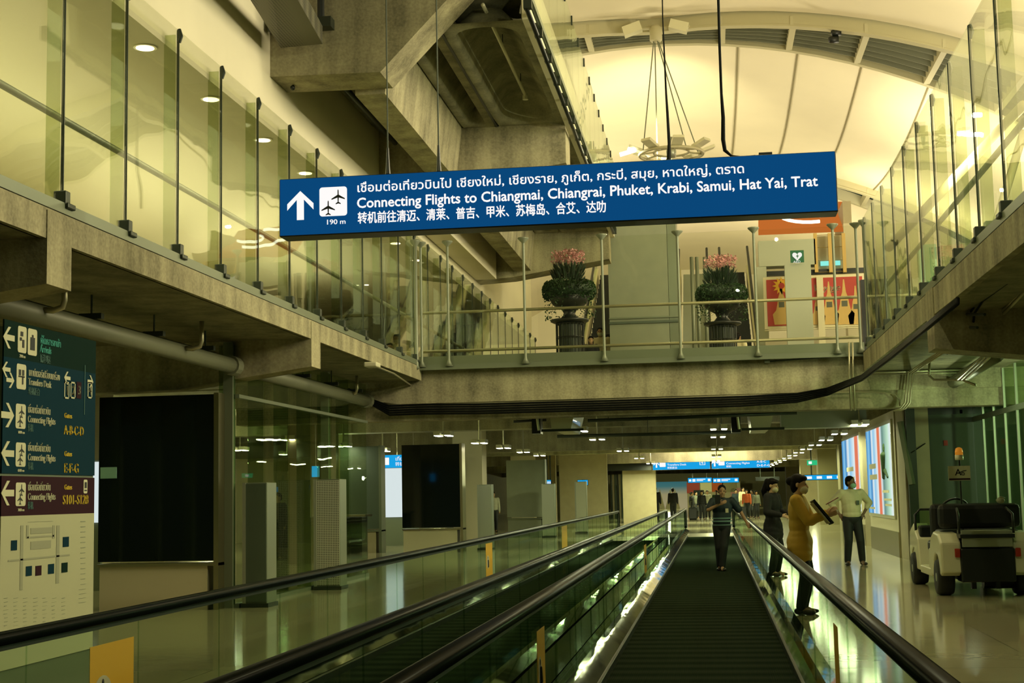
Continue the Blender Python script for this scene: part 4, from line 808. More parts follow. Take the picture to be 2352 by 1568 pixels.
# far mural
bands('mural_beach', [(0, (.55, .48, .25)), (.35, (.5, .45, .22)), (.62, (.08, .25, .25)), (1, (.02, .16, .22))], .3, 3.2, 'Z', .55)
t = thing('mural', 'beach mural with blue sky on the far wall behind the crowd', 'mural', (-5, 138, 0)); a, b = PY(1452, 1180, 138), PY(1578, 1110, 138)
MB().bx(a.x, b.x, 138, 138.3, 0, b.z+.2).build('printed_panel', 'mural_beach', t)
for px in (1513, 1537, 1548): q = PY(px, 1122, 137.95); flat([(-.5, -2.2), (.6, -2.2), (.1, 0)], q, U, V, .03, 'tan_wall', t, 'printed_sail')
t = thing('mural', 'colourful patchwork poster wall behind the crowd on the far right', 'mural', (1, 138, 0)); a, b = PY(1580, 1180, 138), PY(1700, 1110, 138)
MB().bx(a.x, b.x, 138, 138.3, 0, b.z+.2).build('printed_panel', 'tan_wall', t)
for px, py, s, m_ in ((1592, 1120, 1.0, 'red_print'), (1622, 1118, .9, 'white_print'), (1648, 1118, .9, 'orange_cloth'), (1675, 1116, 1.1, 'dim_wall'), (1605, 1135, .8, 'navy'), (1690, 1130, .8, 'pink')):
    q = PY(px, py, 137.95); flat(rect(-s*.6, -s*.5, s*.6, s*.5), q, U, V, .03, m_, t, 'printed_picture')
t = thing('shutter_wall', 'dark folding wall with vertical slats on the far left', 'partition', PY(1450, 1190, 90))
for k in range(18):
    a = PY(1404+k*5, 1200, 90); MB().bx(a.x, a.x+.1, 90, 90.12, 0, 2.7).build('slat', ('dark_steel', 'tan_wall', 'green_panel')[k % 3], t)
# ================================================================== RIGHT LOWER SIDE
bands('ad_wide', [(0, WH), (.1, (.5, .75, .55)), (.3, DK), (.38, WH), (.42, OR), (.50, OR), (.53, WH), (.66, LB), (.74, WH), (.80, BL), (.9, LB), (1, BL)], 32.6, 37.6)
bands('ad_narrow', [(0, WH), (.06, OR), (.2, OR), (.24, WH), (.5, LB), (.62, WH), (.74, BL), (.86, LB), (1, BL)], 39.6, 44.6)
def lightbox(label, y0, y1, m_, texts):
    x = 3.95; t = thing('light_box', label, 'light box', (x+.1, (y0+y1)/2, 0))
    MB().bx(x, x+.35, y0-.35, y1+.3, 0, 3.2).build('cabinet', 'cream_panel', t)
    MB().bx(x-.05, x+.01, y0-.12, y1+.12, .82, 3.02).build('frame', 'white_paint', t, bevel=.01)
    MB().bx(x-.06, x-.045, y0, y1, .9, 2.93).build('lit_face', m_, t)
    MB().bx(x-.012, x, y0-.35, y1+.3, .0, .55).build('base_panel', 'plate_steel', t)
    for q in texts: MB().bx(x-.066, x-.06, *q).build('printed_caption', 'white_print' if len(q) < 5 else q[4], t)
    return t
lightbox('nearer glowing blue and orange advertising light box on the right wall', 32.6, 37.6, 'ad_wide', [(35.6, 37.0, 1.98, 2.1), (35.4, 37.0, 1.72, 1.84), (32.8, 34.0, 1.1, 1.15), (32.8, 34.2, 1.22, 1.27), (33.2, 34.4, 1.4, 1.46), (36.2, 37.4, 1.0, 1.05)])
lightbox('farther glowing blue and orange advertising light box behind the white-shirted man', 39.6, 44.6, 'ad_narrow', [(41.2, 43.2, 2.0, 2.12), (41.0, 43.0, 1.72, 1.84)])
tb = [o_ for o_ in C.objects if str(o_.get('label', '')).startswith('nearer glowing')][0]
MB().cap((3.88, 33.9, 1.75), .05, (3.88, 33.7, 2.25), .09, 8).cap((3.88, 33.6, 1.9), .05, (3.88, 33.2, 1.75), .03, 8).ell((3.88, 33.75, 2.42), (.03, .12, .1), 8, 6).build('printed_figure', 'leaf', tb)
struct('trim_2', MB().bx(3.98, 4.5, 31.0, 32.2, 0, 3.3), 'tan_wall', 'yellow-lit end of the right wall beside the dark recess', 'wall')
struct('trim_3', MB().bx(4.02, 4.2, 30.8, 31.02, 0, 3.2), 'dark_steel', 'dark vertical trim at the edge of the recess', 'trim')
t = thing('leaning_strip', 'long green fluorescent fitting leaning across the wall end', 'light fitting', PY(2085, 1000, 30.9))
a, b = PY(2068, 968, 30.9), PY(2095, 1112, 30.75); MB().tube([a, b], .07, 4).build('batten', 'grey_panel', t); MB().tube([PY(2092, 1040, 30.8), PY(2100, 1035, 30.8), PY(2125, 1018, 31)], .012, 5).build('cord', 'black', t)
t = thing('service_door', 'large dark green door panel in the recess behind the cart', 'door', (4.7, 31.3, 0))
MB().bx(4.2, 5.7, 31.25, 31.4, 0, 3.02).build('leaf', 'green_panel', t); MB().bx(4.2, 5.5, 31.2, 31.4, 3.02, 3.2).build('header', 'black', t)
for px, py, s, m_ in ((2126, 1018, .05, 'white_paint'), (2172, 1017, .05, 'red_print'), (2207, 945, .035, 'white_paint')): q = PY(px, py, 31.22); MB().box(q, (s*1.6, .04, s*2.2)).build('wall_switch', m_, t)
struct('wall_recess', MB().bx(5.4, 9.6, 31.5, 31.8, 0, 3.8), 'green_panel', 'dark wall beyond the right glazing', 'wall')
XW = 5.45
t = thing('glass_partition', 'teal glazed partition with vertical fins on the far right', 'glass wall', (XW, 25, 0))
y = 18.0
while y < 31:
    MB().bx(XW-.008, XW+.008, y+.01, y+1.08, .05, 3.7).build('glass_panel', 'glass_wall', t)
    MB().bx(XW+.02, XW+.24, y-.012, y+.012, .05, 3.7).build('glass_fin', 'glass_teal', t); MB().bx(XW-.02, XW+.02, y-.03, y+.03, 0, 3.7).build('mullion', 'mesh_steel', t); y += 1.1
MB().bx(XW-.03, XW+.03, 18, y, 2.85, 2.95).build('transom', 'steel_green', t)
for x, y, l in ((7.2, 27.5, 'pale cabinet inside the right glazed room'), (8.4, 29.0, 'second pale cabinet deep in the right glazed room')):
    tag(MB().bx(x, x+.8, y, y+.6, 0, 2.3).build('cabinet', 'cream_panel', None), l, 'cabinet')
# ================================================================== PASSENGER CART
cx, cy = 3.68, 21.0
t = thing('passenger_cart', 'white and black electric passenger cart with amber beacon, parked on the right', 'cart', (cx, cy, 0))
def cart_side(s):
    xo, xi = cx+s*.62, cx+s*.34; y0 = cy
    arch = [(y0-.30+.30*(1-math.cos(R(a)))*1.0, .27+.30*math.sin(R(a))) for a in range(0, 181, 20)]
    rear = [(y0-.46, .33), (y0-.36, .30)]+[(a, b) for a, b in arch]+[(y0+.36, .25), (y0+.62, .25), (y0+.60, .60), (y0+.46, .80), (y0+.2, .88), (y0-.2, .86), (y0-.42, .74)]
    mb = MB(); mb.prism([(xo, a, b) for a, b in rear], (xi-xo, 0, 0)); return mb
for s in (-1, 1):
    cart_side(s).build('rear_fender', 'white_paint', t, bevel=.03)
    ya = cy+2.45
    fr = [(ya-.7, .25), (ya-.33, .25)]+[(ya-.30*math.cos(R(a)), .27+.30*math.sin(R(a))) for a in range(0, 181, 20)]+[(ya+.36, .3), (ya+.45, .5), (ya+.35, .82), (ya-.1, .95), (ya-.3, .80), (ya-.5, .72)]
    MB().prism([(cx+s*.60, a, b) for a, b in fr], (-s*.22, 0, 0)).build('front_fender', 'white_paint', t, bevel=.03)
    MB().bx(min(cx+s*.60, cx+s*.40), max(cx+s*.60, cx+s*.40), cy+.6, cy+1.75, .22, .34).build('sill', 'white_paint', t, bevel=.02)
    MB().prism([(cx+s*.59, cy+.62, .25), (cx+s*.59, cy+.95, .25), (cx+s*.59, cy+.88, .62), (cx+s*.59, cy+.62, .62)], (-s*.18, 0, 0)).build('side_step', 'white_paint', t, bevel=.02)
    for yy in (cy, ya):
        w = MB().lathe([(.14, -.11), (.23, -.11), (.25, -.07), (.25, .07), (.23, .11), (.14, .11)], (cx+s*.52, yy, .25), 24, 'X').build('wheel', 'tyre', t, True)
        MB().lathe([(.02, -.115), (.14, -.10), (.14, .10), (.02, .115)], (cx+s*.52, yy, .25), 16, 'X').build('hub', 'mesh_steel', w, True)
    b = MB().box((cx+s*.40, cy-.47, .60), (.07, .05, .12)).build('tail_lamp', 'tail_lamp', t, bevel=.01)
MB().bx(cx-.36, cx+.36, cy-.44, cy+2.7, .22, .36).build('chassis', 'black', t)
MB().bx(cx-.36, cx+.36, cy-.48, cy-.1, .20, .66).build('rear_box', 'black', t, bevel=.02)
MB().bx(cx-.33, cx+.33, cy-.50, cy-.44, .68, .80).build('rear_panel', 'grey_panel', t); MB().bx(cx-.36, cx+.36, cy-.52, cy-.1, .80, .85).build('rear_tray', 'black', t); MB().bx(cx-.33, cx+.33, cy-.5, cy-.08, .85, .90).build('tray_lid', 'grey_panel', t)
for x in (-.2, .12): MB().bx(cx+x, cx+x+.06, cy-.3, cy-.2, .1, .24).build('bracket', 'black', t)
MB().lathe([(.12, -.2), (.12, .2)], (cx+.2, cy, .2), 10, 'X').build('motor', 'black', t)
for yy, z0, l in ((cy-.02, .90, 0), (cy+.75, .72, 1)):
    MB().bx(cx-.56, cx+.56, yy, yy+.16, z0+.02, 1.26).build('seat_back', 'seat', t, bevel=.07); MB().bx(cx-.54, cx+.54, yy+.1, yy+.6, z0-.16, z0).build('seat_cushion', 'seat', t, bevel=.04)
MB().bx(cx-.5, cx+.5, cy+.1, cy+1.3, .36, .58).build('seat_base', 'black', t)
for s in (-1, 1): MB().tube([(cx+s*.36, cy-.45, .86), (cx+s*.36, cy-.42, 1.12), (cx+s*.33, cy-.15, 1.2)], .018, 8).build('grab_rail', 'black', t, True)
MB().bx(cx-.58, cx+.58, cy+2.2, cy+2.85, .36, .78).build('front_cowl', 'white_paint', t, bevel=.06)
MB().bx(cx-.55, cx+.55, cy+2.0, cy+2.2, .6, .92).build('dashboard', 'black', t, bevel=.03)
MB().tube([(cx-.58, cy+2.2, .6), (cx-.58, cy+2.25, 1.08), (cx-.5, cy+2.28, 1.16), (cx+.5, cy+2.28, 1.16), (cx+.58, cy+2.25, 1.08), (cx+.58, cy+2.2, .6)], .02, 8).build('windscreen_frame', 'black', t, True)
MB().bx(cx-.56, cx+.56, cy+2.26, cy+2.27, .8, 1.14).build('windscreen', 'glass_teal', t)
MB().ring((cx-.05, cy+1.75, 1.16), .20, .018, 22, 8, Matrix.Rotation(R(-55), 3, 'X')).build('steering_wheel', 'black', t, True); MB().tube([(cx-.05, cy+1.75, 1.16), (cx-.05, cy+2.05, .85)], .02, 8).build('steering_column', 'black', t)
px_ = PY(2203, 1100, cy+.3).x
MB().tube([(px_, cy+.2, .7), (px_, cy+.2, 1.88)], .014, 8).build('beacon_pole', 'black', t)
b = MB().lathe([(.055, 1.88), (.06, 1.89), (.06, 1.95)], (px_, cy+.2, 0), 14).build('beacon', 'white_paint', t, True); MB().lathe([(.056, 1.95), (.056, 2.0), (.045, 2.045), (.015, 2.06)], (px_, cy+.2, 0), 14).build('beacon_lens', 'amber', b, True)
a0, a1 = PY(2179, 1104, cy+.17), PY(2228, 1069, cy+.17)
b = MB().bx(a0.x, a1.x, cy+.17, cy+.185, a0.z, a1.z).build('sign_board', 'map_white', t)
o = Vector((a0.x, cy+.168, a0.z)); w, h = a1.x-a0.x, a1.z-a0.z
text('A', h*.45, o+Vector((w*.30, 0, h*.36)), (1, 0, 0), (0, 0, 1), 'ink', b, bold=.001)
MB().ring(o+Vector((w*.66, -.002, h*.46)), h*.09, h*.025, 14, 6, Matrix.Rotation(R(90), 3, 'X')).tube([o+Vector((w*q, -.003, h*z)) for q, z in ((.42, .5), (.55, .58), (.7, .66), (.82, .68))], .006, 5).build('emblem', 'ink', b)
flat([rect(w*.02, 0.01, w*.98, h*.16)], o, (1, 0, 0), (0, 0, 1), .002, 'sign_brown', b, 'caption_strip')
tag(MB().ell((cx+.30, cy+.02, 1.30), (.06, .05, .045)).tube([(cx+.24, cy+.02, 1.30), (cx+.30, cy, 1.35), (cx+.36, cy+.02, 1.33)], .012, 6).build('cloth_bundle', 'map_grey', None, True), 'small pale cloth knotted on top of the cart seat back', 'cloth')
# ================================================================== UPPER LEVEL BEYOND THE BRIDGE
ZB = 4.125
def bxp(x0, y0, x1, y1, Y, d, name, m, parent=None, **kw):
    a, b = PY(x0, y1, Y), PY(x1, y0, Y); return MB().bx(a.x, b.x, Y, Y+d, a.z, b.z).build(name, m, parent, **kw)
def planter(label, x, y, seed, sc=1.):
    rnd = random.Random(seed); t = thing('planter_urn', label, 'planter', (x, y, ZB)); G = lambda r, z: (r*sc, z)
    mb = MB()
    for k in range(22):
        a = 2*math.pi*k/22; c, s = math.cos(a), math.sin(a); mb.tube([(x+c*.30*sc, y+s*.30*sc, ZB), (x+c*.30*sc, y+s*.30*sc, 5.25)], .012, 5)
    for z in (4.2, 4.55, 4.9, 5.2): mb.ring((x, y, z), .30*sc, .014, 24, 5)
    mb.build('pedestal', 'black', t); MB().lathe([(.24, 4.2), (.24, 5.2)], (x, y, 0), 16).build('pedestal_core', 'dark_steel', t)
    MB().lathe([(.36*sc, 5.22), (.42*sc, 5.25), (.42*sc, 5.29), (.2*sc, 5.32), (.12*sc, 5.42), (.16*sc, 5.5), (.36*sc, 5.62), (.46*sc, 5.8), (.40*sc, 5.82)], (x, y, 0), 24).build('urn', 'black', t, True)
    def leafset(n, pos, size, m, name, stretch=1.):
        mb = MB()
        for _ in range(n):
            p, d = pos(); q = Vector(d).normalized().to_track_quat('Z', 'Y').to_matrix() @ Matrix.Rotation(rnd.uniform(0, 6.3), 3, 'Z'); s = size*rnd.uniform(.6, 1.3); L = s*stretch
            mb.add([Vector(p)+q @ Vector(v) for v in ((0, 0, 0), (s*.5, .2*s, L*.5), (0, 0, L), (-s*.5, .2*s, L*.5))], [(0, 1, 2, 3)])
        return mb.build(name, m, t)
    def ivy():
        a = rnd.uniform(0, 6.283); ph = rnd.uniform(-1.2, 1.5); R_ = (.42+.14*math.cos(ph))*sc; z = 5.93+.2*math.sin(ph)
        if rnd.random() < .12: z = rnd.uniform(5.3, 5.8); R_ = .53*sc*rnd.uniform(.85, 1.05)
        return (x+R_*math.cos(a), y+R_*math.sin(a), z), (math.cos(a)+rnd.uniform(-.7, .7), math.sin(a)+rnd.uniform(-.7, .7), rnd.uniform(-.9, .6))
    MB().lathe([(.44*sc, 5.78), (.53*sc, 5.86), (.55*sc, 5.98), (.46*sc, 6.1), (.1, 6.12)], (x, y, 0), 20).build('ivy_mound', 'leaf_dark', t, True)
    leafset(2200, ivy, .045, 'leaf', 'ivy_foliage')
    def spike():
        a = rnd.uniform(0, 6.283); r = .30*math.sqrt(rnd.random()); return (x+r*math.cos(a), y+r*math.sin(a), rnd.uniform(6.05, 6.4)), (math.cos(a)*r*2.2, math.sin(a)*r*2.2, 1)
    leafset(420, spike, .034, 'leaf_dark', 'spiky_foliage', 6.5)
    def fl():
        a = rnd.uniform(0, 6.283); r = .36*math.sqrt(rnd.random()); return (x+r*math.cos(a), y+r*math.sin(a), 6.62+rnd.uniform(-.06, .20)-.25*r*r), (rnd.uniform(-1, 1), rnd.uniform(-1, 1), rnd.uniform(-.4, 1))
    leafset(650, fl, .045, 'pink', 'pink_blossom')
    return t
planter('wire planter urn of pink flowers left of the grey lift shaft', -2.98, 31, 1)
planter('wire planter urn of pink flowers right of the grey lift shaft', .33, 32.6, 2)
t = thing('lift_shaft', 'tall grey-green panelled lift shaft between the two planter urns', 'lift shaft', (-1.6, 37, ZB))
MB().bx(-2.52, -.98, 37, 39, ZB, 9.6).build('front_panel', 'grey_panel', t); MB().bx(-.97, -.74, 37, 39, ZB, 9.6).build('side_panel', 'steel_green', t)
MB().bx(-2.53, -.75, 36.95, 37, 5.86, 5.92).build('groove_band', 'green_panel', t); MB().bx(-2.53, -.75, 36.95, 37, 5.99, 6.03).build('groove_band', 'steel_green', t)
def escalator(label, x0, x1, y0, y1, z1, stepm='black'):
    t = thing('escalator', label, 'escalator', ((x0+x1)/2, y0, ZB)); n = 24; mb = MB()
    for k in range(n):
        a = y0+(y1-y0)*k/n; b = y0+(y1-y0)*(k+1)/n; z = ZB+(z1-ZB)*(k+1)/n; mb.bx(x0+.14, x1-.14, a, b, z-.35, z)
    mb.build('steps', stepm, t)
    for x in (x0, x1):
        MB().hexa([(x-.06, y0, ZB), (x+.06, y0, ZB), (x+.06, y0, ZB+.45), (x-.06, y0, ZB+.45)], [(x-.06, y1, z1-.4), (x+.06, y1, z1-.4), (x+.06, y1, z1+.3), (x-.06, y1, z1+.3)]).build('side_panel', 'cream_panel', t)
        MB().hexa([(x-.006, y0, ZB+.45), (x+.006, y0, ZB+.45), (x+.006, y0, ZB+1.0), (x-.006, y0, ZB+1.0)], [(x-.006, y1, z1+.3), (x+.006, y1, z1+.3), (x+.006, y1, z1+.95), (x-.006, y1, z1+.95)]).build('glass_side', 'glass_fin', t)
        MB().tube([(x, y0-.3, ZB+.7), (x, y0-.2, ZB+.95), (x, y0, ZB+1.02), (x, y1, z1+.98)], .045, 8).build('handrail', 'rubber', t, True)
    return t
escalator('dark escalator beside the left planter urn', -3.95, -2.75, 42.6, 52, 9.4)
escalator('steel-stepped escalator right of the lift shaft', -.95, .05, 42.6, 52, 9.3, 'mesh_steel')
escalator('dark escalator behind the right planter urn', .5, 1.5, 42.6, 52, 9.3)
escalator('dark escalator seen through the left glass, nearer flight', -9.4, -8.0, 34, 43, 8.0)
escalator('dark escalator seen through the left glass, farther flight', -7.6, -6.4, 37, 46, 8.6)
for px, l in ((1592, 'left'), (1604, 'middle'), (1622, 'right')):
    q = PY(px, 700, 38); tag(MB().tube([(q.x, 38, ZB), (q.x, 38, PY(px, 590, 38).z)], .05, 8).build('steel_post', 'post_steel', None, True), 'pale steel post beside the right escalators, %s of three' % l, 'post')
# shop front, poster and AED point
t = thing('shop_facade', 'pale green shop front box with gold framed window', 'shop', (2.8, 43, ZB))
bxp(1744, 548, 1872, 612, 43, .6, 'fascia', 'pale_panel', t); bxp(1745, 612, 1760, 800, 43, .4, 'pier', 'pale_panel', t)
for x in (1872, 1905, 1937): bxp(x, 535, x+4, 625, 43, .1, 'gold_frame', 'gold_print', t)
for y in (537, 565, 595, 622): bxp(1872, y, 1940, y+3, 43.05, .1, 'gold_frame', 'gold_print', t)
bxp(1876, 540, 1937, 622, 43.3, .1, 'window_back', 'tan_wall', t); bxp(1885, 598, 1930, 610, 43.2, .05, 'lit_strip', 'neon_cyan', t)
bxp(1745, 614, 1985, 634, 43.2, .2, 'dark_band', 'black', t)
t = thing('ceiling_feature', 'glowing orange ceiling with a white neon oval above the shop', 'ceiling feature', (3.2, 46, 9))
a, b, c_, d_ = PY(1742, 540, 44), PY(1938, 532, 44), PY(1938, 470, 47), PY(1742, 470, 47)
MB().hexa([a, b, c_, d_], [v+Vector((0, 0, .1)) for v in (a, b, c_, d_)]).build('orange_panel', 'orange_glow', t)
cen = (a+b+c_+d_)/4; ex = (b-a)/2; ey = (d_-a)/2
for k, (sx_, sy_, ox) in enumerate(((.85, .62, .25), (.45, .25, .5))):
    pts = [cen+ex*(ox+sx_*math.cos(q/24*6.283))*.9+ey*(sy_*math.sin(q/24*6.283))+Vector((0, -.12, .16)) for q in range(8 if k else 6, 22 if k else 20)]
    MB().tube(pts, .05, 6).build('neon_tube', 'neon', t, True)
MB().bx(b.x, b.x+.25, 44, 47, ZB+3, 10.2).build('side_wall', 'tan_wall', t)
struct('column', MB().bx(PY(1940, 600, 44).x, PY(2000, 600, 44).x, 43.9, 44.6, ZB, 9.5), 'cream_panel', 'pale square column right of the shop', 'column')
t = thing('aed_point', 'green first-aid sign with white heart on a grey post panel', 'sign', (2.9, 41, ZB))
bxp(1811, 604, 1862, 830, 41, .25, 'post_panel', 'pale_panel', t); s_ = bxp(1816, 574, 1846, 603, 40.9, .05, 'sign_plate', 'green_sign', t)
q = PY(1831, 588, 40.88)
hp = [(.0, -.13), (.13, .0), (.135, .06), (.1, .1), (.05, .1), (0, .06), (-.05, .1), (-.1, .1), (-.135, .06), (-.13, 0)]
flat(hp, q, (1, 0, 0), (0, 0, 1), .006, 'sign_text', s_, 'heart'); flat([(-.01, -.08), (.05, .02), (.01, .01), (.03, .08), (-.04, -.02), (0, -.01)], q-Vector((0, .008, 0)), (1, 0, 0), (0, 0, 1), .006, 'green_sign', s_, 'bolt')
text('AED', .07, PY(1822, 604, 40.88), (1, 0, 0), (0, 0, 1), 'sign_text', s_, width=.2)
PYS = 42
t = thing('poster_wall', 'large red travel poster reading Voyage with golden figures', 'poster', (3.2, PYS, ZB))
bxp(1757, 628, 1985, 756, PYS, .1, 'frame', 'white_print', t); bxp(1764, 634, 1980, 749, PYS-.02, .02, 'printed_panel', 'red_print', t)
U, V = (1, 0, 0), (0, 0, 1); yy = PYS-.022
q = PY(1795, 656, yy); pts = []
for k in range(24): r_ = .27 if k % 2 == 0 else .16; a = 2*math.pi*k/24; pts.append((r_*math.cos(a), r_*math.sin(a)))
flat(pts, q, U, V, .003, 'sun_print', t, 'printed_sun'); flat([(.09*math.cos(k*.524), .09*math.sin(k*.524)) for k in range(12)], q-Vector((0, .004, 0)), U, V, .003, 'red_print', t, 'printed_sun_centre')
text('Voyage', .2, PY(1866, 669, yy), U, V, 'white_print', t, width=.72, bold=.004, shear=.35)
for px, s in ((1797, 1.0), (1880, .8), (1907, 1.0), (1942, 1.05), (1968, .9)):
    q = PY(px, 745, yy); g = [(-.22, 0), (.22, 0), (.26, .3), (.16, .42), (.12, .6), (.1, .75), (.05, .9), (.015, 1.25), (-.015, 1.25), (-.05, .9), (-.1, .75), (-.12, .6), (-.16, .42), (-.26, .3)]
    flat([(x*s, y*s) for x, y in g], q, U, V, .003, 'gold_print', t, 'printed_figure'); flat([(-.08*s, .5*s), (.08*s, .5*s), (.08*s, .66*s), (-.08*s, .66*s)], q-Vector((0, .004, 0)), U, V, .003, 'grey_cloth', t, 'printed_face')
bxp(1882, 634, 1890, 800, PYS-.1, .06, 'mullion', 'white_print', t); bxp(1757, 752, 1985, 758, PYS-.06, .08, 'sill', 'white_print', t)
tag(bxp(1760, 770, 1990, 830, PYS+.3, .3, 'shop_counter', 'cream_panel'), 'pale low counter below the red poster', 'counter')
# gallery corridor on the left: neon, red wall, dark glimpses through the glass
t = thing('neon_sign', 'tall white neon tubes seen through the left glass under the blue sign', 'neon sign', (-8, 33, 5)); 
for x in (820, 842): q0, q1 = PY(x, 655, 33), PY(x, 540, 33); MB().tube([q0, q1], .055, 6).build('neon_tube', 'neon', t)
q = PY(850, 570, 33.1); MB().bx(q.x-.25, q.x+.25, 33.1, 33.2, q.z-.5, q.z+.3).build('backing_board', 'grey_cloth', t)
t = thing('neon_sign', 'row of small cyan neon letters behind the left glass', 'neon sign', (-8, 38, 5))
for x in (826, 845, 872, 885, 900, 915, 938, 950): bxp(x, 628, x+9, 642, 38, .05, 'lit_letter', 'neon_cyan', t)
tag(bxp(672, 540, 860, 568, 34, .3, 'shop_soffit', 'orange_glow'), 'orange lit shop soffit behind the left glass', 'ceiling feature')
tag(bxp(780, 685, 1000, 800, 44, .4, 'dark_screen', 'black'), 'dark wall beyond the escalators behind the left glass', 'wall', None, 'structure')
tag(bxp(2112, 560, 2150, 650, 33, .2, 'notice_board', 'mask_green'), 'pale green notice board behind the right glass', 'board')
tag(bxp(2268, 505, 2310, 580, 24, .2, 'notice_board', 'green_panel'), 'dark green board behind the right glass near the fascia', 'board')
tag(bxp(1985, 640, 2030, 830, 37, .3, 'kiosk', 'black'), 'dark kiosk beside the red poster', 'kiosk')
for k, px in enumerate((2050, 2075, 2100)):
    a, b = PY(px, 830, 36), PY(px-14, 640, 36); tag(MB().tube([Vector((a.x, 36, ZB)), b], .05, 8).build('steel_strut', 'post_steel', None, True), 'slanted steel strut behind the right glass, %s of three' % ('left', 'middle', 'right')[k], 'strut')
t = thing('roof_truss', 'diagonal steel bracing behind the right gallery glass', 'truss', (9, 34, 5))
for a, b in ((PY(2352, 240, 34), PY(2040, 570, 40)), (PY(2352, 300, 42), PY(2250, 640, 42))): MB().tube([a, b], .12, 8).build('brace', 'arch_steel', t, True)
# ================================================================== PEOPLE
def remesh(mb, voxel, smooth=4, name='m'):
    me = bpy.data.meshes.new(name); me.from_pydata([tuple(v) for v in mb.v], [], mb.f); bm = bmesh.new(); bm.from_mesh(me); bmesh.ops.recalc_face_normals(bm, faces=bm.faces); bm.to_mesh(me); bm.free()
    o = bpy.data.objects.new(name, me); C.objects.link(o)
    r = o.modifiers.new('r', 'REMESH'); r.mode = 'VOXEL'; r.voxel_size = voxel; s = o.modifiers.new('s', 'SMOOTH'); s.iterations = smooth; s.factor = .5
    dg = bpy.context.evaluated_depsgraph_get(); dg.update(); out = bpy.data.meshes.new_from_object(o.evaluated_get(dg)); bpy.data.objects.remove(o); bpy.data.meshes.remove(me)
    out.shade_smooth(); return out
def two_bone(a, c, l1, l2, pole):
    a, c, pole = Vector(a), Vector(c), Vector(pole); d = c-a; L = min(d.length, (l1+l2)*.995); u = d.normalized(); x = (l1*l1-l2*l2+L*L)/(2*L); h = math.sqrt(max(0, l1*l1-x*x))
    p = pole-u*pole.dot(u); p = p.normalized() if p.length > 1e-5 else u.orthogonal().normalized()
    return a+u*x+p*h, a+u*L
def person(label, loc, rot, height=1.7, lhand=None, rhand=None, lfoot=None, rfoot=None, lpole=(.3, .6, -.3), rpole=(-.3, .6, -.3), lean=(0, 0), head_yaw=0., head_pitch=0., female=False,
           skin='skin', top='tee', bottom='trousers', coat=False, sleeve=1.0, hair='short', mask=None, badge=False, extra=None, group=None, voxel=.011, fingers=True, belly=0.):
    """local frame: faces -Y, left hand side is +X; heights for a 1.72 m figure, then scaled"""
    k = height/1.72; t = thing('person', label, 'person', loc, group); t.rotation_euler = (0, 0, rot)
    sw = .165 if female else .19; hw = .085; V3 = Vector; lx, ly = lean
    pel = V3((0, 0, .93)); che = V3((lx*.7, ly*.7, 1.27)); nk = V3((lx, ly, 1.46)); hc = V3((lx, ly-.025, 1.605))
    sh = {1: V3((sw+lx*.95, ly*.95, 1.405)), -1: V3((-sw+lx*.95, ly*.95, 1.405))}; hip = {s: V3((s*hw, 0, .90)) for s in (1, -1)}
    hand = {1: V3(lhand or (.26, -.04, .80)), -1: V3(rhand or (-.26, -.04, .80))}; foot = {1: V3(lfoot or (.10, 0, .075)), -1: V3(rfoot or (-.10, 0, .075))}; pole = {1: lpole, -1: rpole}
    elb, wri, kne, ank = {}, {}, {}, {}
    for s in (1, -1):
        elb[s], wri[s] = two_bone(sh[s], hand[s], .285, .25, pole[s]); kne[s], ank[s] = two_bone(hip[s], foot[s], .42, .42, (0, -1, 0))
    # ---- body
    b = MB(); b.cap(nk-V3((0, -.01, .05)), .058, hc+V3((0, .015, -.06)), .052)
    Rh = Matrix.Rotation(head_yaw, 3, 'Z') @ Matrix.Rotation(head_pitch, 3, 'X'); H_ = lambda x, y, z: hc+Rh @ V3((x, y, z))
    b.ell(H_(0, .012, .03), (.076, .094, .092), rot=Rh); b.ell(H_(0, -.025, -.045), (.060, .070, .075), rot=Rh); b.cap(H_(0, -.088, .01), .009, H_(0, -.108, -.028), .013, 8)
    b.ell(H_(0, -.078, -.095), (.026, .022, .02), rot=Rh); b.ell(H_(0, -.088, -.062), (.024, .012, .010), rot=Rh)
    for s in (1, -1): b.ell(H_(s*.079, .01, -.01), (.012, .022, .032), 8, 6, Rh)
    b.ell(che, (.135 if female else .155, .095, .20)); b.ell((pel+che)/2, (.115, .085+belly, .16)); b.ell(pel, (.145, .10, .12)); b.cap(sh[1], .055, sh[-1], .055)
    for s in (1, -1):
        b.cap(sh[s], .052, elb[s], .041); b.cap(elb[s], .040, wri[s], .028); b.cap(hip[s], .085, kne[s], .055); b.cap(kne[s], .054, ank[s], .038); b.cap(ank[s], .04, ank[s]+V3((0, -.12, -.045)), .032)
        d = (wri[s]-elb[s]).normalized(); side = d.cross(V3((0, -1, .2))); side = side.normalized() if side.length > .1 else V3((1, 0, 0)); nrm = side.cross(d)
        q = Matrix((side, nrm, d)).transposed(); b.ell(wri[s]+d*.055, (.040, .017, .055), 10, 8, q)
        if fingers:
            for i, (o_, L) in enumerate(((-.030, .062), (-.010, .072), (.010, .068), (.029, .052))):
                p0 = wri[s]+d*.095+side*o_; p1 = p0+d*L*.55+nrm*.012*s; p2 = p1+d*L*.35+nrm*.026*s; b.cap(p0, .0095, p1, .0088, 7); b.cap(p1, .0088, p2, .0078, 7)
            p0 = wri[s]+d*.035-side*.036; p1 = p0-side*.026+d*.034; p2 = p1+d*.028+nrm*.01*s; b.cap(p0, .012, p1, .010, 7); b.cap(p1, .010, p2, .009, 7)
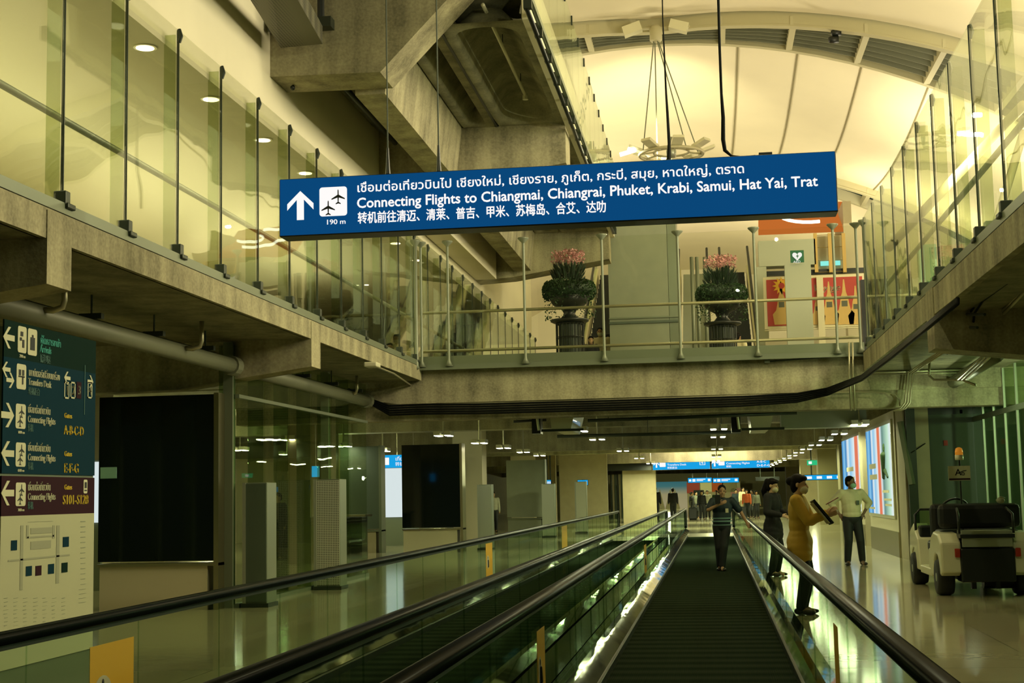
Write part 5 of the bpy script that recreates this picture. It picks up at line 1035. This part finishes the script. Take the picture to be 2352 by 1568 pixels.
    def put(mb, name, m, parent=None, vox=None, sm=4):
        me = remesh(mb, vox or voxel, sm, name)
        for v in me.vertices: v.co *= k
        me.materials.clear(); me.materials.append(M[m]); o = bpy.data.objects.new(name, me); C.objects.link(o); o.parent = parent or t; OFF[o.name] = V3((0, 0, 0)); return o
    put(b, 'body', skin, None, min(voxel, .0085) if fingers else voxel, 3)
    # ---- eyes
    e = MB()
    for s in (1, -1): e.ell(H_(s*.031, -.083, .012), (.013, .008, .008), 8, 6, Rh)
    put(e, 'eyes', 'ink', None, .004, 0)
    # ---- shirt / jacket
    c = MB(); fw = .185 if female else .212
    c.ell(che, (fw, .132, .22)); c.ell(che+V3((0, 0, .09)), (fw*.95, .10, .11)); c.cap(sh[1]-V3((.02, 0, .01)), .077, sh[-1]+V3((.02, 0, -.01)), .077)
    mid = (pel+che)/2; c.ell(mid, (.168 if female else .19, .128+belly, .19)); c.ell(pel+V3((0, 0, .05)), (.185, .138+belly*.6, .10)); c.cap(nk-V3((0, 0, .03)), .07, nk-V3((0, 0, .015)), .064)
    if coat: c.ell(pel+V3((0, 0, -.04)), (.212, .165, .16)); c.cap((0.075, 0, .82), .150, (-.075, 0, .82), .150); c.cap((0.085, 0, .74), .148, (-.085, 0, .74), .148)
    for s in (1, -1):
        c.cap(sh[s], .082, elb[s], .068) if sleeve > .6 else c.cap(sh[s], .082, sh[s].lerp(elb[s], .78), .076)
        if sleeve >= .75: e2 = elb[s].lerp(wri[s], .92 if sleeve > .9 else .45); c.cap(elb[s], .068, e2, .050)
    put(c, 'jacket' if coat else 'shirt', top, None, None, 5)
    # ---- trousers and shoes
    p = MB(); p.ell(pel+V3((0, 0, -.03)), (.176, .13+belly*.4, .13))
    for s in (1, -1): p.cap(hip[s], .088 if coat else .108, kne[s], .082); p.cap(kne[s], .082, ank[s]+V3((0, 0, .03)), .066)
    put(p, 'trousers', bottom, None, None, 4)
    for s in (1, -1):
        m_ = MB(); a = ank[s]; sp_ = s*.25
        m_.ell(a+V3((0, .03, -.030)), (.044, .062, .046)); m_.ell(a+V3((sp_*.12, -.10, -.042)), (.046, .09, .034)); put(m_, 'shoe', 'shoe', None, .012, 2)
    # ---- hair
    h = MB(); h.ell(H_(0, .026, .048), (.088, .098, .088), rot=Rh); h.ell(H_(0, .06, .0), (.078, .058, .085), rot=Rh)
    if hair in ('bun', 'tail', 'long'): h.ell(H_(0, .05, -.02), (.082, .065, .1), rot=Rh); h.ell(H_(0, -.03, .082), (.078, .062, .04), rot=Rh)
    if hair == 'bun': h.ell(H_(0, .125, .03), (.055, .05, .055), rot=Rh)
    if hair == 'tail': h.cap(H_(0, .12, .06), .05, H_(0, .15, -.12), .055); h.cap(H_(0, .15, -.12), .055, H_(0, .12, -.24), .03)
    if hair == 'long': h.cap(H_(0, .07, 0), .085, H_(0, .09, -.2), .075)
    if hair == 'cap': h.ell(H_(0, -.09, .07), (.07, .07, .015), rot=Rh)
    put(h, 'cap' if hair == 'cap' else 'hair', 'hair', None, .011, 3)
    if mask:
        m_ = MB(); m_.ell(H_(0, -.052, -.058), (.066, .064, .056), rot=Rh); put(m_, 'face_mask', mask, None, .009, 3)
    if badge:
        z = 1.22; y = -.142+ly*.6; m_ = MB().bx(-.03+.09+lx*.6, .03+.09+lx*.6, y-.008, y, z-.05, z+.035)
        me = bpy.data.meshes.new('badge'); me.from_pydata([tuple(Vector(v)*k) for v in m_.v], [], m_.f); me.materials.append(M[badge]); o = bpy.data.objects.new('badge', me); C.objects.link(o); o.parent = t
    if extra:
        for name, mb_, m_ in extra:
            me = bpy.data.meshes.new(name); me.from_pydata([tuple(Vector(v)*k) for v in mb_.v], [], mb_.f); me.materials.append(M[m_]); o = bpy.data.objects.new(name, me); C.objects.link(o); o.parent = t; OFF[o.name] = V3((0, 0, 0))
    return t
# man in navy polo, leaning on the right handrail, radio held to his face
band = MB()
def ringband(z, rx, ry, h, cx_=0.):
    n = 28; vs = []
    for zz in (z-h/2, z+h/2):
        for q in range(n): a = 2*math.pi*q/n; vs.append((cx_+rx*math.cos(a), ry*math.sin(a), zz))
    band.add(vs, [(q, (q+1) % n, n+(q+1) % n, n+q) for q in range(n)])
for z in (1.06, 1.00, .925): ringband(z, .202, .156, .022 if z > .95 else .014, .012)
person('man in navy polo shirt standing on the moving walkway, leaning on the right handrail', (.13, 27.74, .014), 0.06, 1.60, lhand=(.50, -.06, .97), rhand=(-.05, -.24, 1.34), lpole=(.5, .5, -.2), rpole=(-1, .2, -.5), lfoot=(-.02, -.06, .075), rfoot=(-.06, .10, .075), lean=(.03, .02),
       head_yaw=.05, head_pitch=.12, skin='skin', top='navy', bottom='trousers', sleeve=.5, hair='short', badge='mask_white', extra=[('reflective_band', band, 'reflective')], fingers=True)
tag(MB().bx(.02, .12, 27.44, 27.50, 1.28, 1.44).cap((.05, 27.47, 1.44), .012, (.05, 27.47, 1.50), .008, 6).build('handheld_radio', 'black', None, bevel=.01), 'black device the man in the navy polo holds up to his face', 'radio')
# woman in black behind the handrail
person('woman in black clothes and white mask, behind the woman in the yellow blazer', (1.02, 26.0, 0), R(62), 1.70, lhand=(.12, -.26, 1.1), rhand=(-.16, -.24, 1.08), lpole=(.6, .8, -.4), rpole=(-.6, .8, -.4), female=True, skin='skin_light', top='black_cloth', bottom='black_cloth', coat=True, hair='tail', mask='mask_white', head_pitch=.22, head_yaw=.05)
# woman in the yellow blazer
person('woman in a mustard yellow blazer and white mask looking at her phone', (1.02, 18.0, 0), R(78), 1.68, lhand=(.06, -.33, 1.25), rhand=(-.10, -.36, 1.22), lpole=(.5, .9, -.6), rpole=(-.5, .9, -.6), female=True, skin='skin_light', top='blazer', bottom='black_cloth', coat=True, hair='bun', mask='mask_white', head_pitch=.12, head_yaw=-.05, sleeve=1.)
q = Vector((1.42, 17.9, 1.36))
tag(MB().box(q, (.17, .03, .012), Matrix.Rotation(-.5, 3, 'Y')).build('phone', 'pink', None), 'phone in the hand of the woman in the yellow blazer', 'phone')
t = thing('clipboard', 'black folder held by the woman in the yellow blazer', 'folder', (1.28, 17.8, 1.2))
rot = Matrix.Rotation(R(-38), 3, 'Y') @ Matrix.Rotation(R(8), 3, 'Z')
MB().box((1.285, 17.80, 1.23), (.025, .22, .36), rot).build('cover', 'black', t); MB().box((1.262, 17.79, 1.215), (.006, .19, .31), rot).build('paper', 'map_white', t)
# man in the white shirt
person('man in a white shirt and dark trousers, hands on hips, green face mask', (2.70, 29.35, 0), R(8), 1.745, lhand=(.24, .04, 1.0), rhand=(-.24, .04, 1.0), lpole=(1, .45, 0), rpole=(-1, .45, 0), lfoot=(.17, .02, .075), rfoot=(-.13, -.04, .075), skin='skin_dark', top='shirt_white', bottom='trousers', sleeve=.8, hair='short', mask='mask_green', badge='green_panel', head_yaw=R(42), belly=.02)
# people on the upper level whose heads show above the bridge edge
for px, py, lab, kw in ((1357, 772, 'dark-haired woman looking up, in front beside the left planter urn', dict(female=True, hair='long', skin='skin_light', top='black_cloth', rot=.1)), (1378, 752, 'man in white shirt and mask behind the dark-haired woman upstairs', dict(top='shirt_white', mask='mask_white', skin='skin', rot=0)),
                        (1397, 764, 'man in white shirt turned to the side at the lift shaft edge', dict(top='shirt_white', skin='skin', rot=1.4)), (1337, 784, 'short dark-haired child at the foot of the left escalator', dict(top='grey_cloth', skin='skin', rot=.6)), (1694, 764, 'man in white shirt seen from behind at the right escalator', dict(top='shirt_white', skin='skin', rot=2.6))):
    rot = kw.pop('rot'); z = 1.7
    Y = {1357: 37.2, 1378: 38.6, 1397: 40.2, 1337: 38.2}.get(px, 40.5); top = PY(px, py, Y); person(lab, (top.x, Y, ZB), rot, max(1.2, min(1.85, top.z-ZB)), voxel=.02, fingers=False, **kw)
# crowd at the far end
spec = [(1505, 1119, dict(top='black_cloth', skin='skin', rot=3.1), 'man with a backpack seen from behind, left one of two walking away'), (1545, 1121, dict(top='black_cloth', skin='skin', rot=3.2, bottom='trousers'), 'broad man in black seen from behind, right one of two walking away'),
        (1488, 1128, dict(top='grey_cloth', skin='skin_dark', rot=2.8), 'dim figure at the left edge of the crowd'), (1611, 1127, dict(top='black_cloth', female=True, hair='long', skin='skin_light', rot=.2), 'long-haired woman in black at the front of the crowd'),
        (1624, 1126, dict(top='tee', skin='skin', rot=.1, bottom='black_cloth', rhand=(-.35, -.3, 1.2)), 'person in a white T-shirt and black shorts pointing in the crowd'), (1598, 1129, dict(top='grey_cloth', skin='skin', rot=.7), 'person in grey bending at the left of the crowd'),
        (1645, 1126, dict(top='leaf', skin='skin', rot=-.4), 'person in green behind the man in the navy polo'), (1588, 1130, dict(top='black_cloth', female=True, hair='bun', rot=1.0), 'dark figure next to the luggage at the crowd left'),
        (1706, 1119, dict(top='shirt_white', skin='skin', rot=.5, bottom='khaki'), 'person in a pale jacket right of the man in the navy polo'), (1714, 1124, dict(top='orange_cloth', skin='skin', rot=-.3), 'person in a bright orange top in the crowd'),
        (1727, 1125, dict(top='black_cloth', skin='skin_dark', rot=-.6), 'dark figure at the right end of the crowd'), (1690, 1124, dict(top='navy', skin='skin', rot=.2), 'person in navy just right of the navy polo man'), (1736, 1127, dict(top='grey_cloth', female=True, hair='long', rot=.4), 'rightmost figure of the crowd, in grey')]
for i, (px, py, kw, lab) in enumerate(spec):
    rot = kw.pop('rot'); Y = 78.5+(i*2.7) % 7.5; q = PY(px, py, Y); person(lab, (q.x, Y, 0), rot, max(1.5, min(1.85, q.z)), voxel=.022, fingers=False, group='crowd at the far end', **kw)
# people glimpsed through the left glass
for px, Y, kw, lab in ((605, 34, dict(top='shirt_white', skin='skin', rot=1.2), 'person in a pale top seen through the left glass'), (640, 35.5, dict(top='black_cloth', skin='skin', rot=-.5), 'person in black seen through the left glass'), (1133, 60, dict(top='tee', skin='skin', rot=.3), 'person in a white top beyond the slim grey cabinet')):
    rot = kw.pop('rot'); q = PY(px, 1150, Y); person(lab, (q.x, Y, 0), rot, 1.68, voxel=.02, fingers=False, **kw)
# bags by the crowd
for px, m_, lab in ((1592, 'black', 'upright black suitcase at the left of the crowd'), (1706, 'black', 'black suitcase at the right of the crowd'), (1483, 'black', 'black trolley case at the far left walkway end')):
    q = PY(px, 1186, 79); t = thing('suitcase', lab, 'suitcase', (q.x, 79, 0)); MB().bx(q.x-.22, q.x+.22, 78.9, 79.15, .05, .68).build('shell', m_, t, bevel=.04); MB().tube([(q.x-.12, 79.1, .68), (q.x-.12, 79.1, 1.0), (q.x+.12, 79.1, 1.0), (q.x+.12, 79.1, .68)], .014, 6).build('handle', 'post_steel', t)
    MB().lathe([(.05, -.2), (.05, .2)], (q.x, 79, .05), 8, 'X').build('wheels', 'tyre', t)
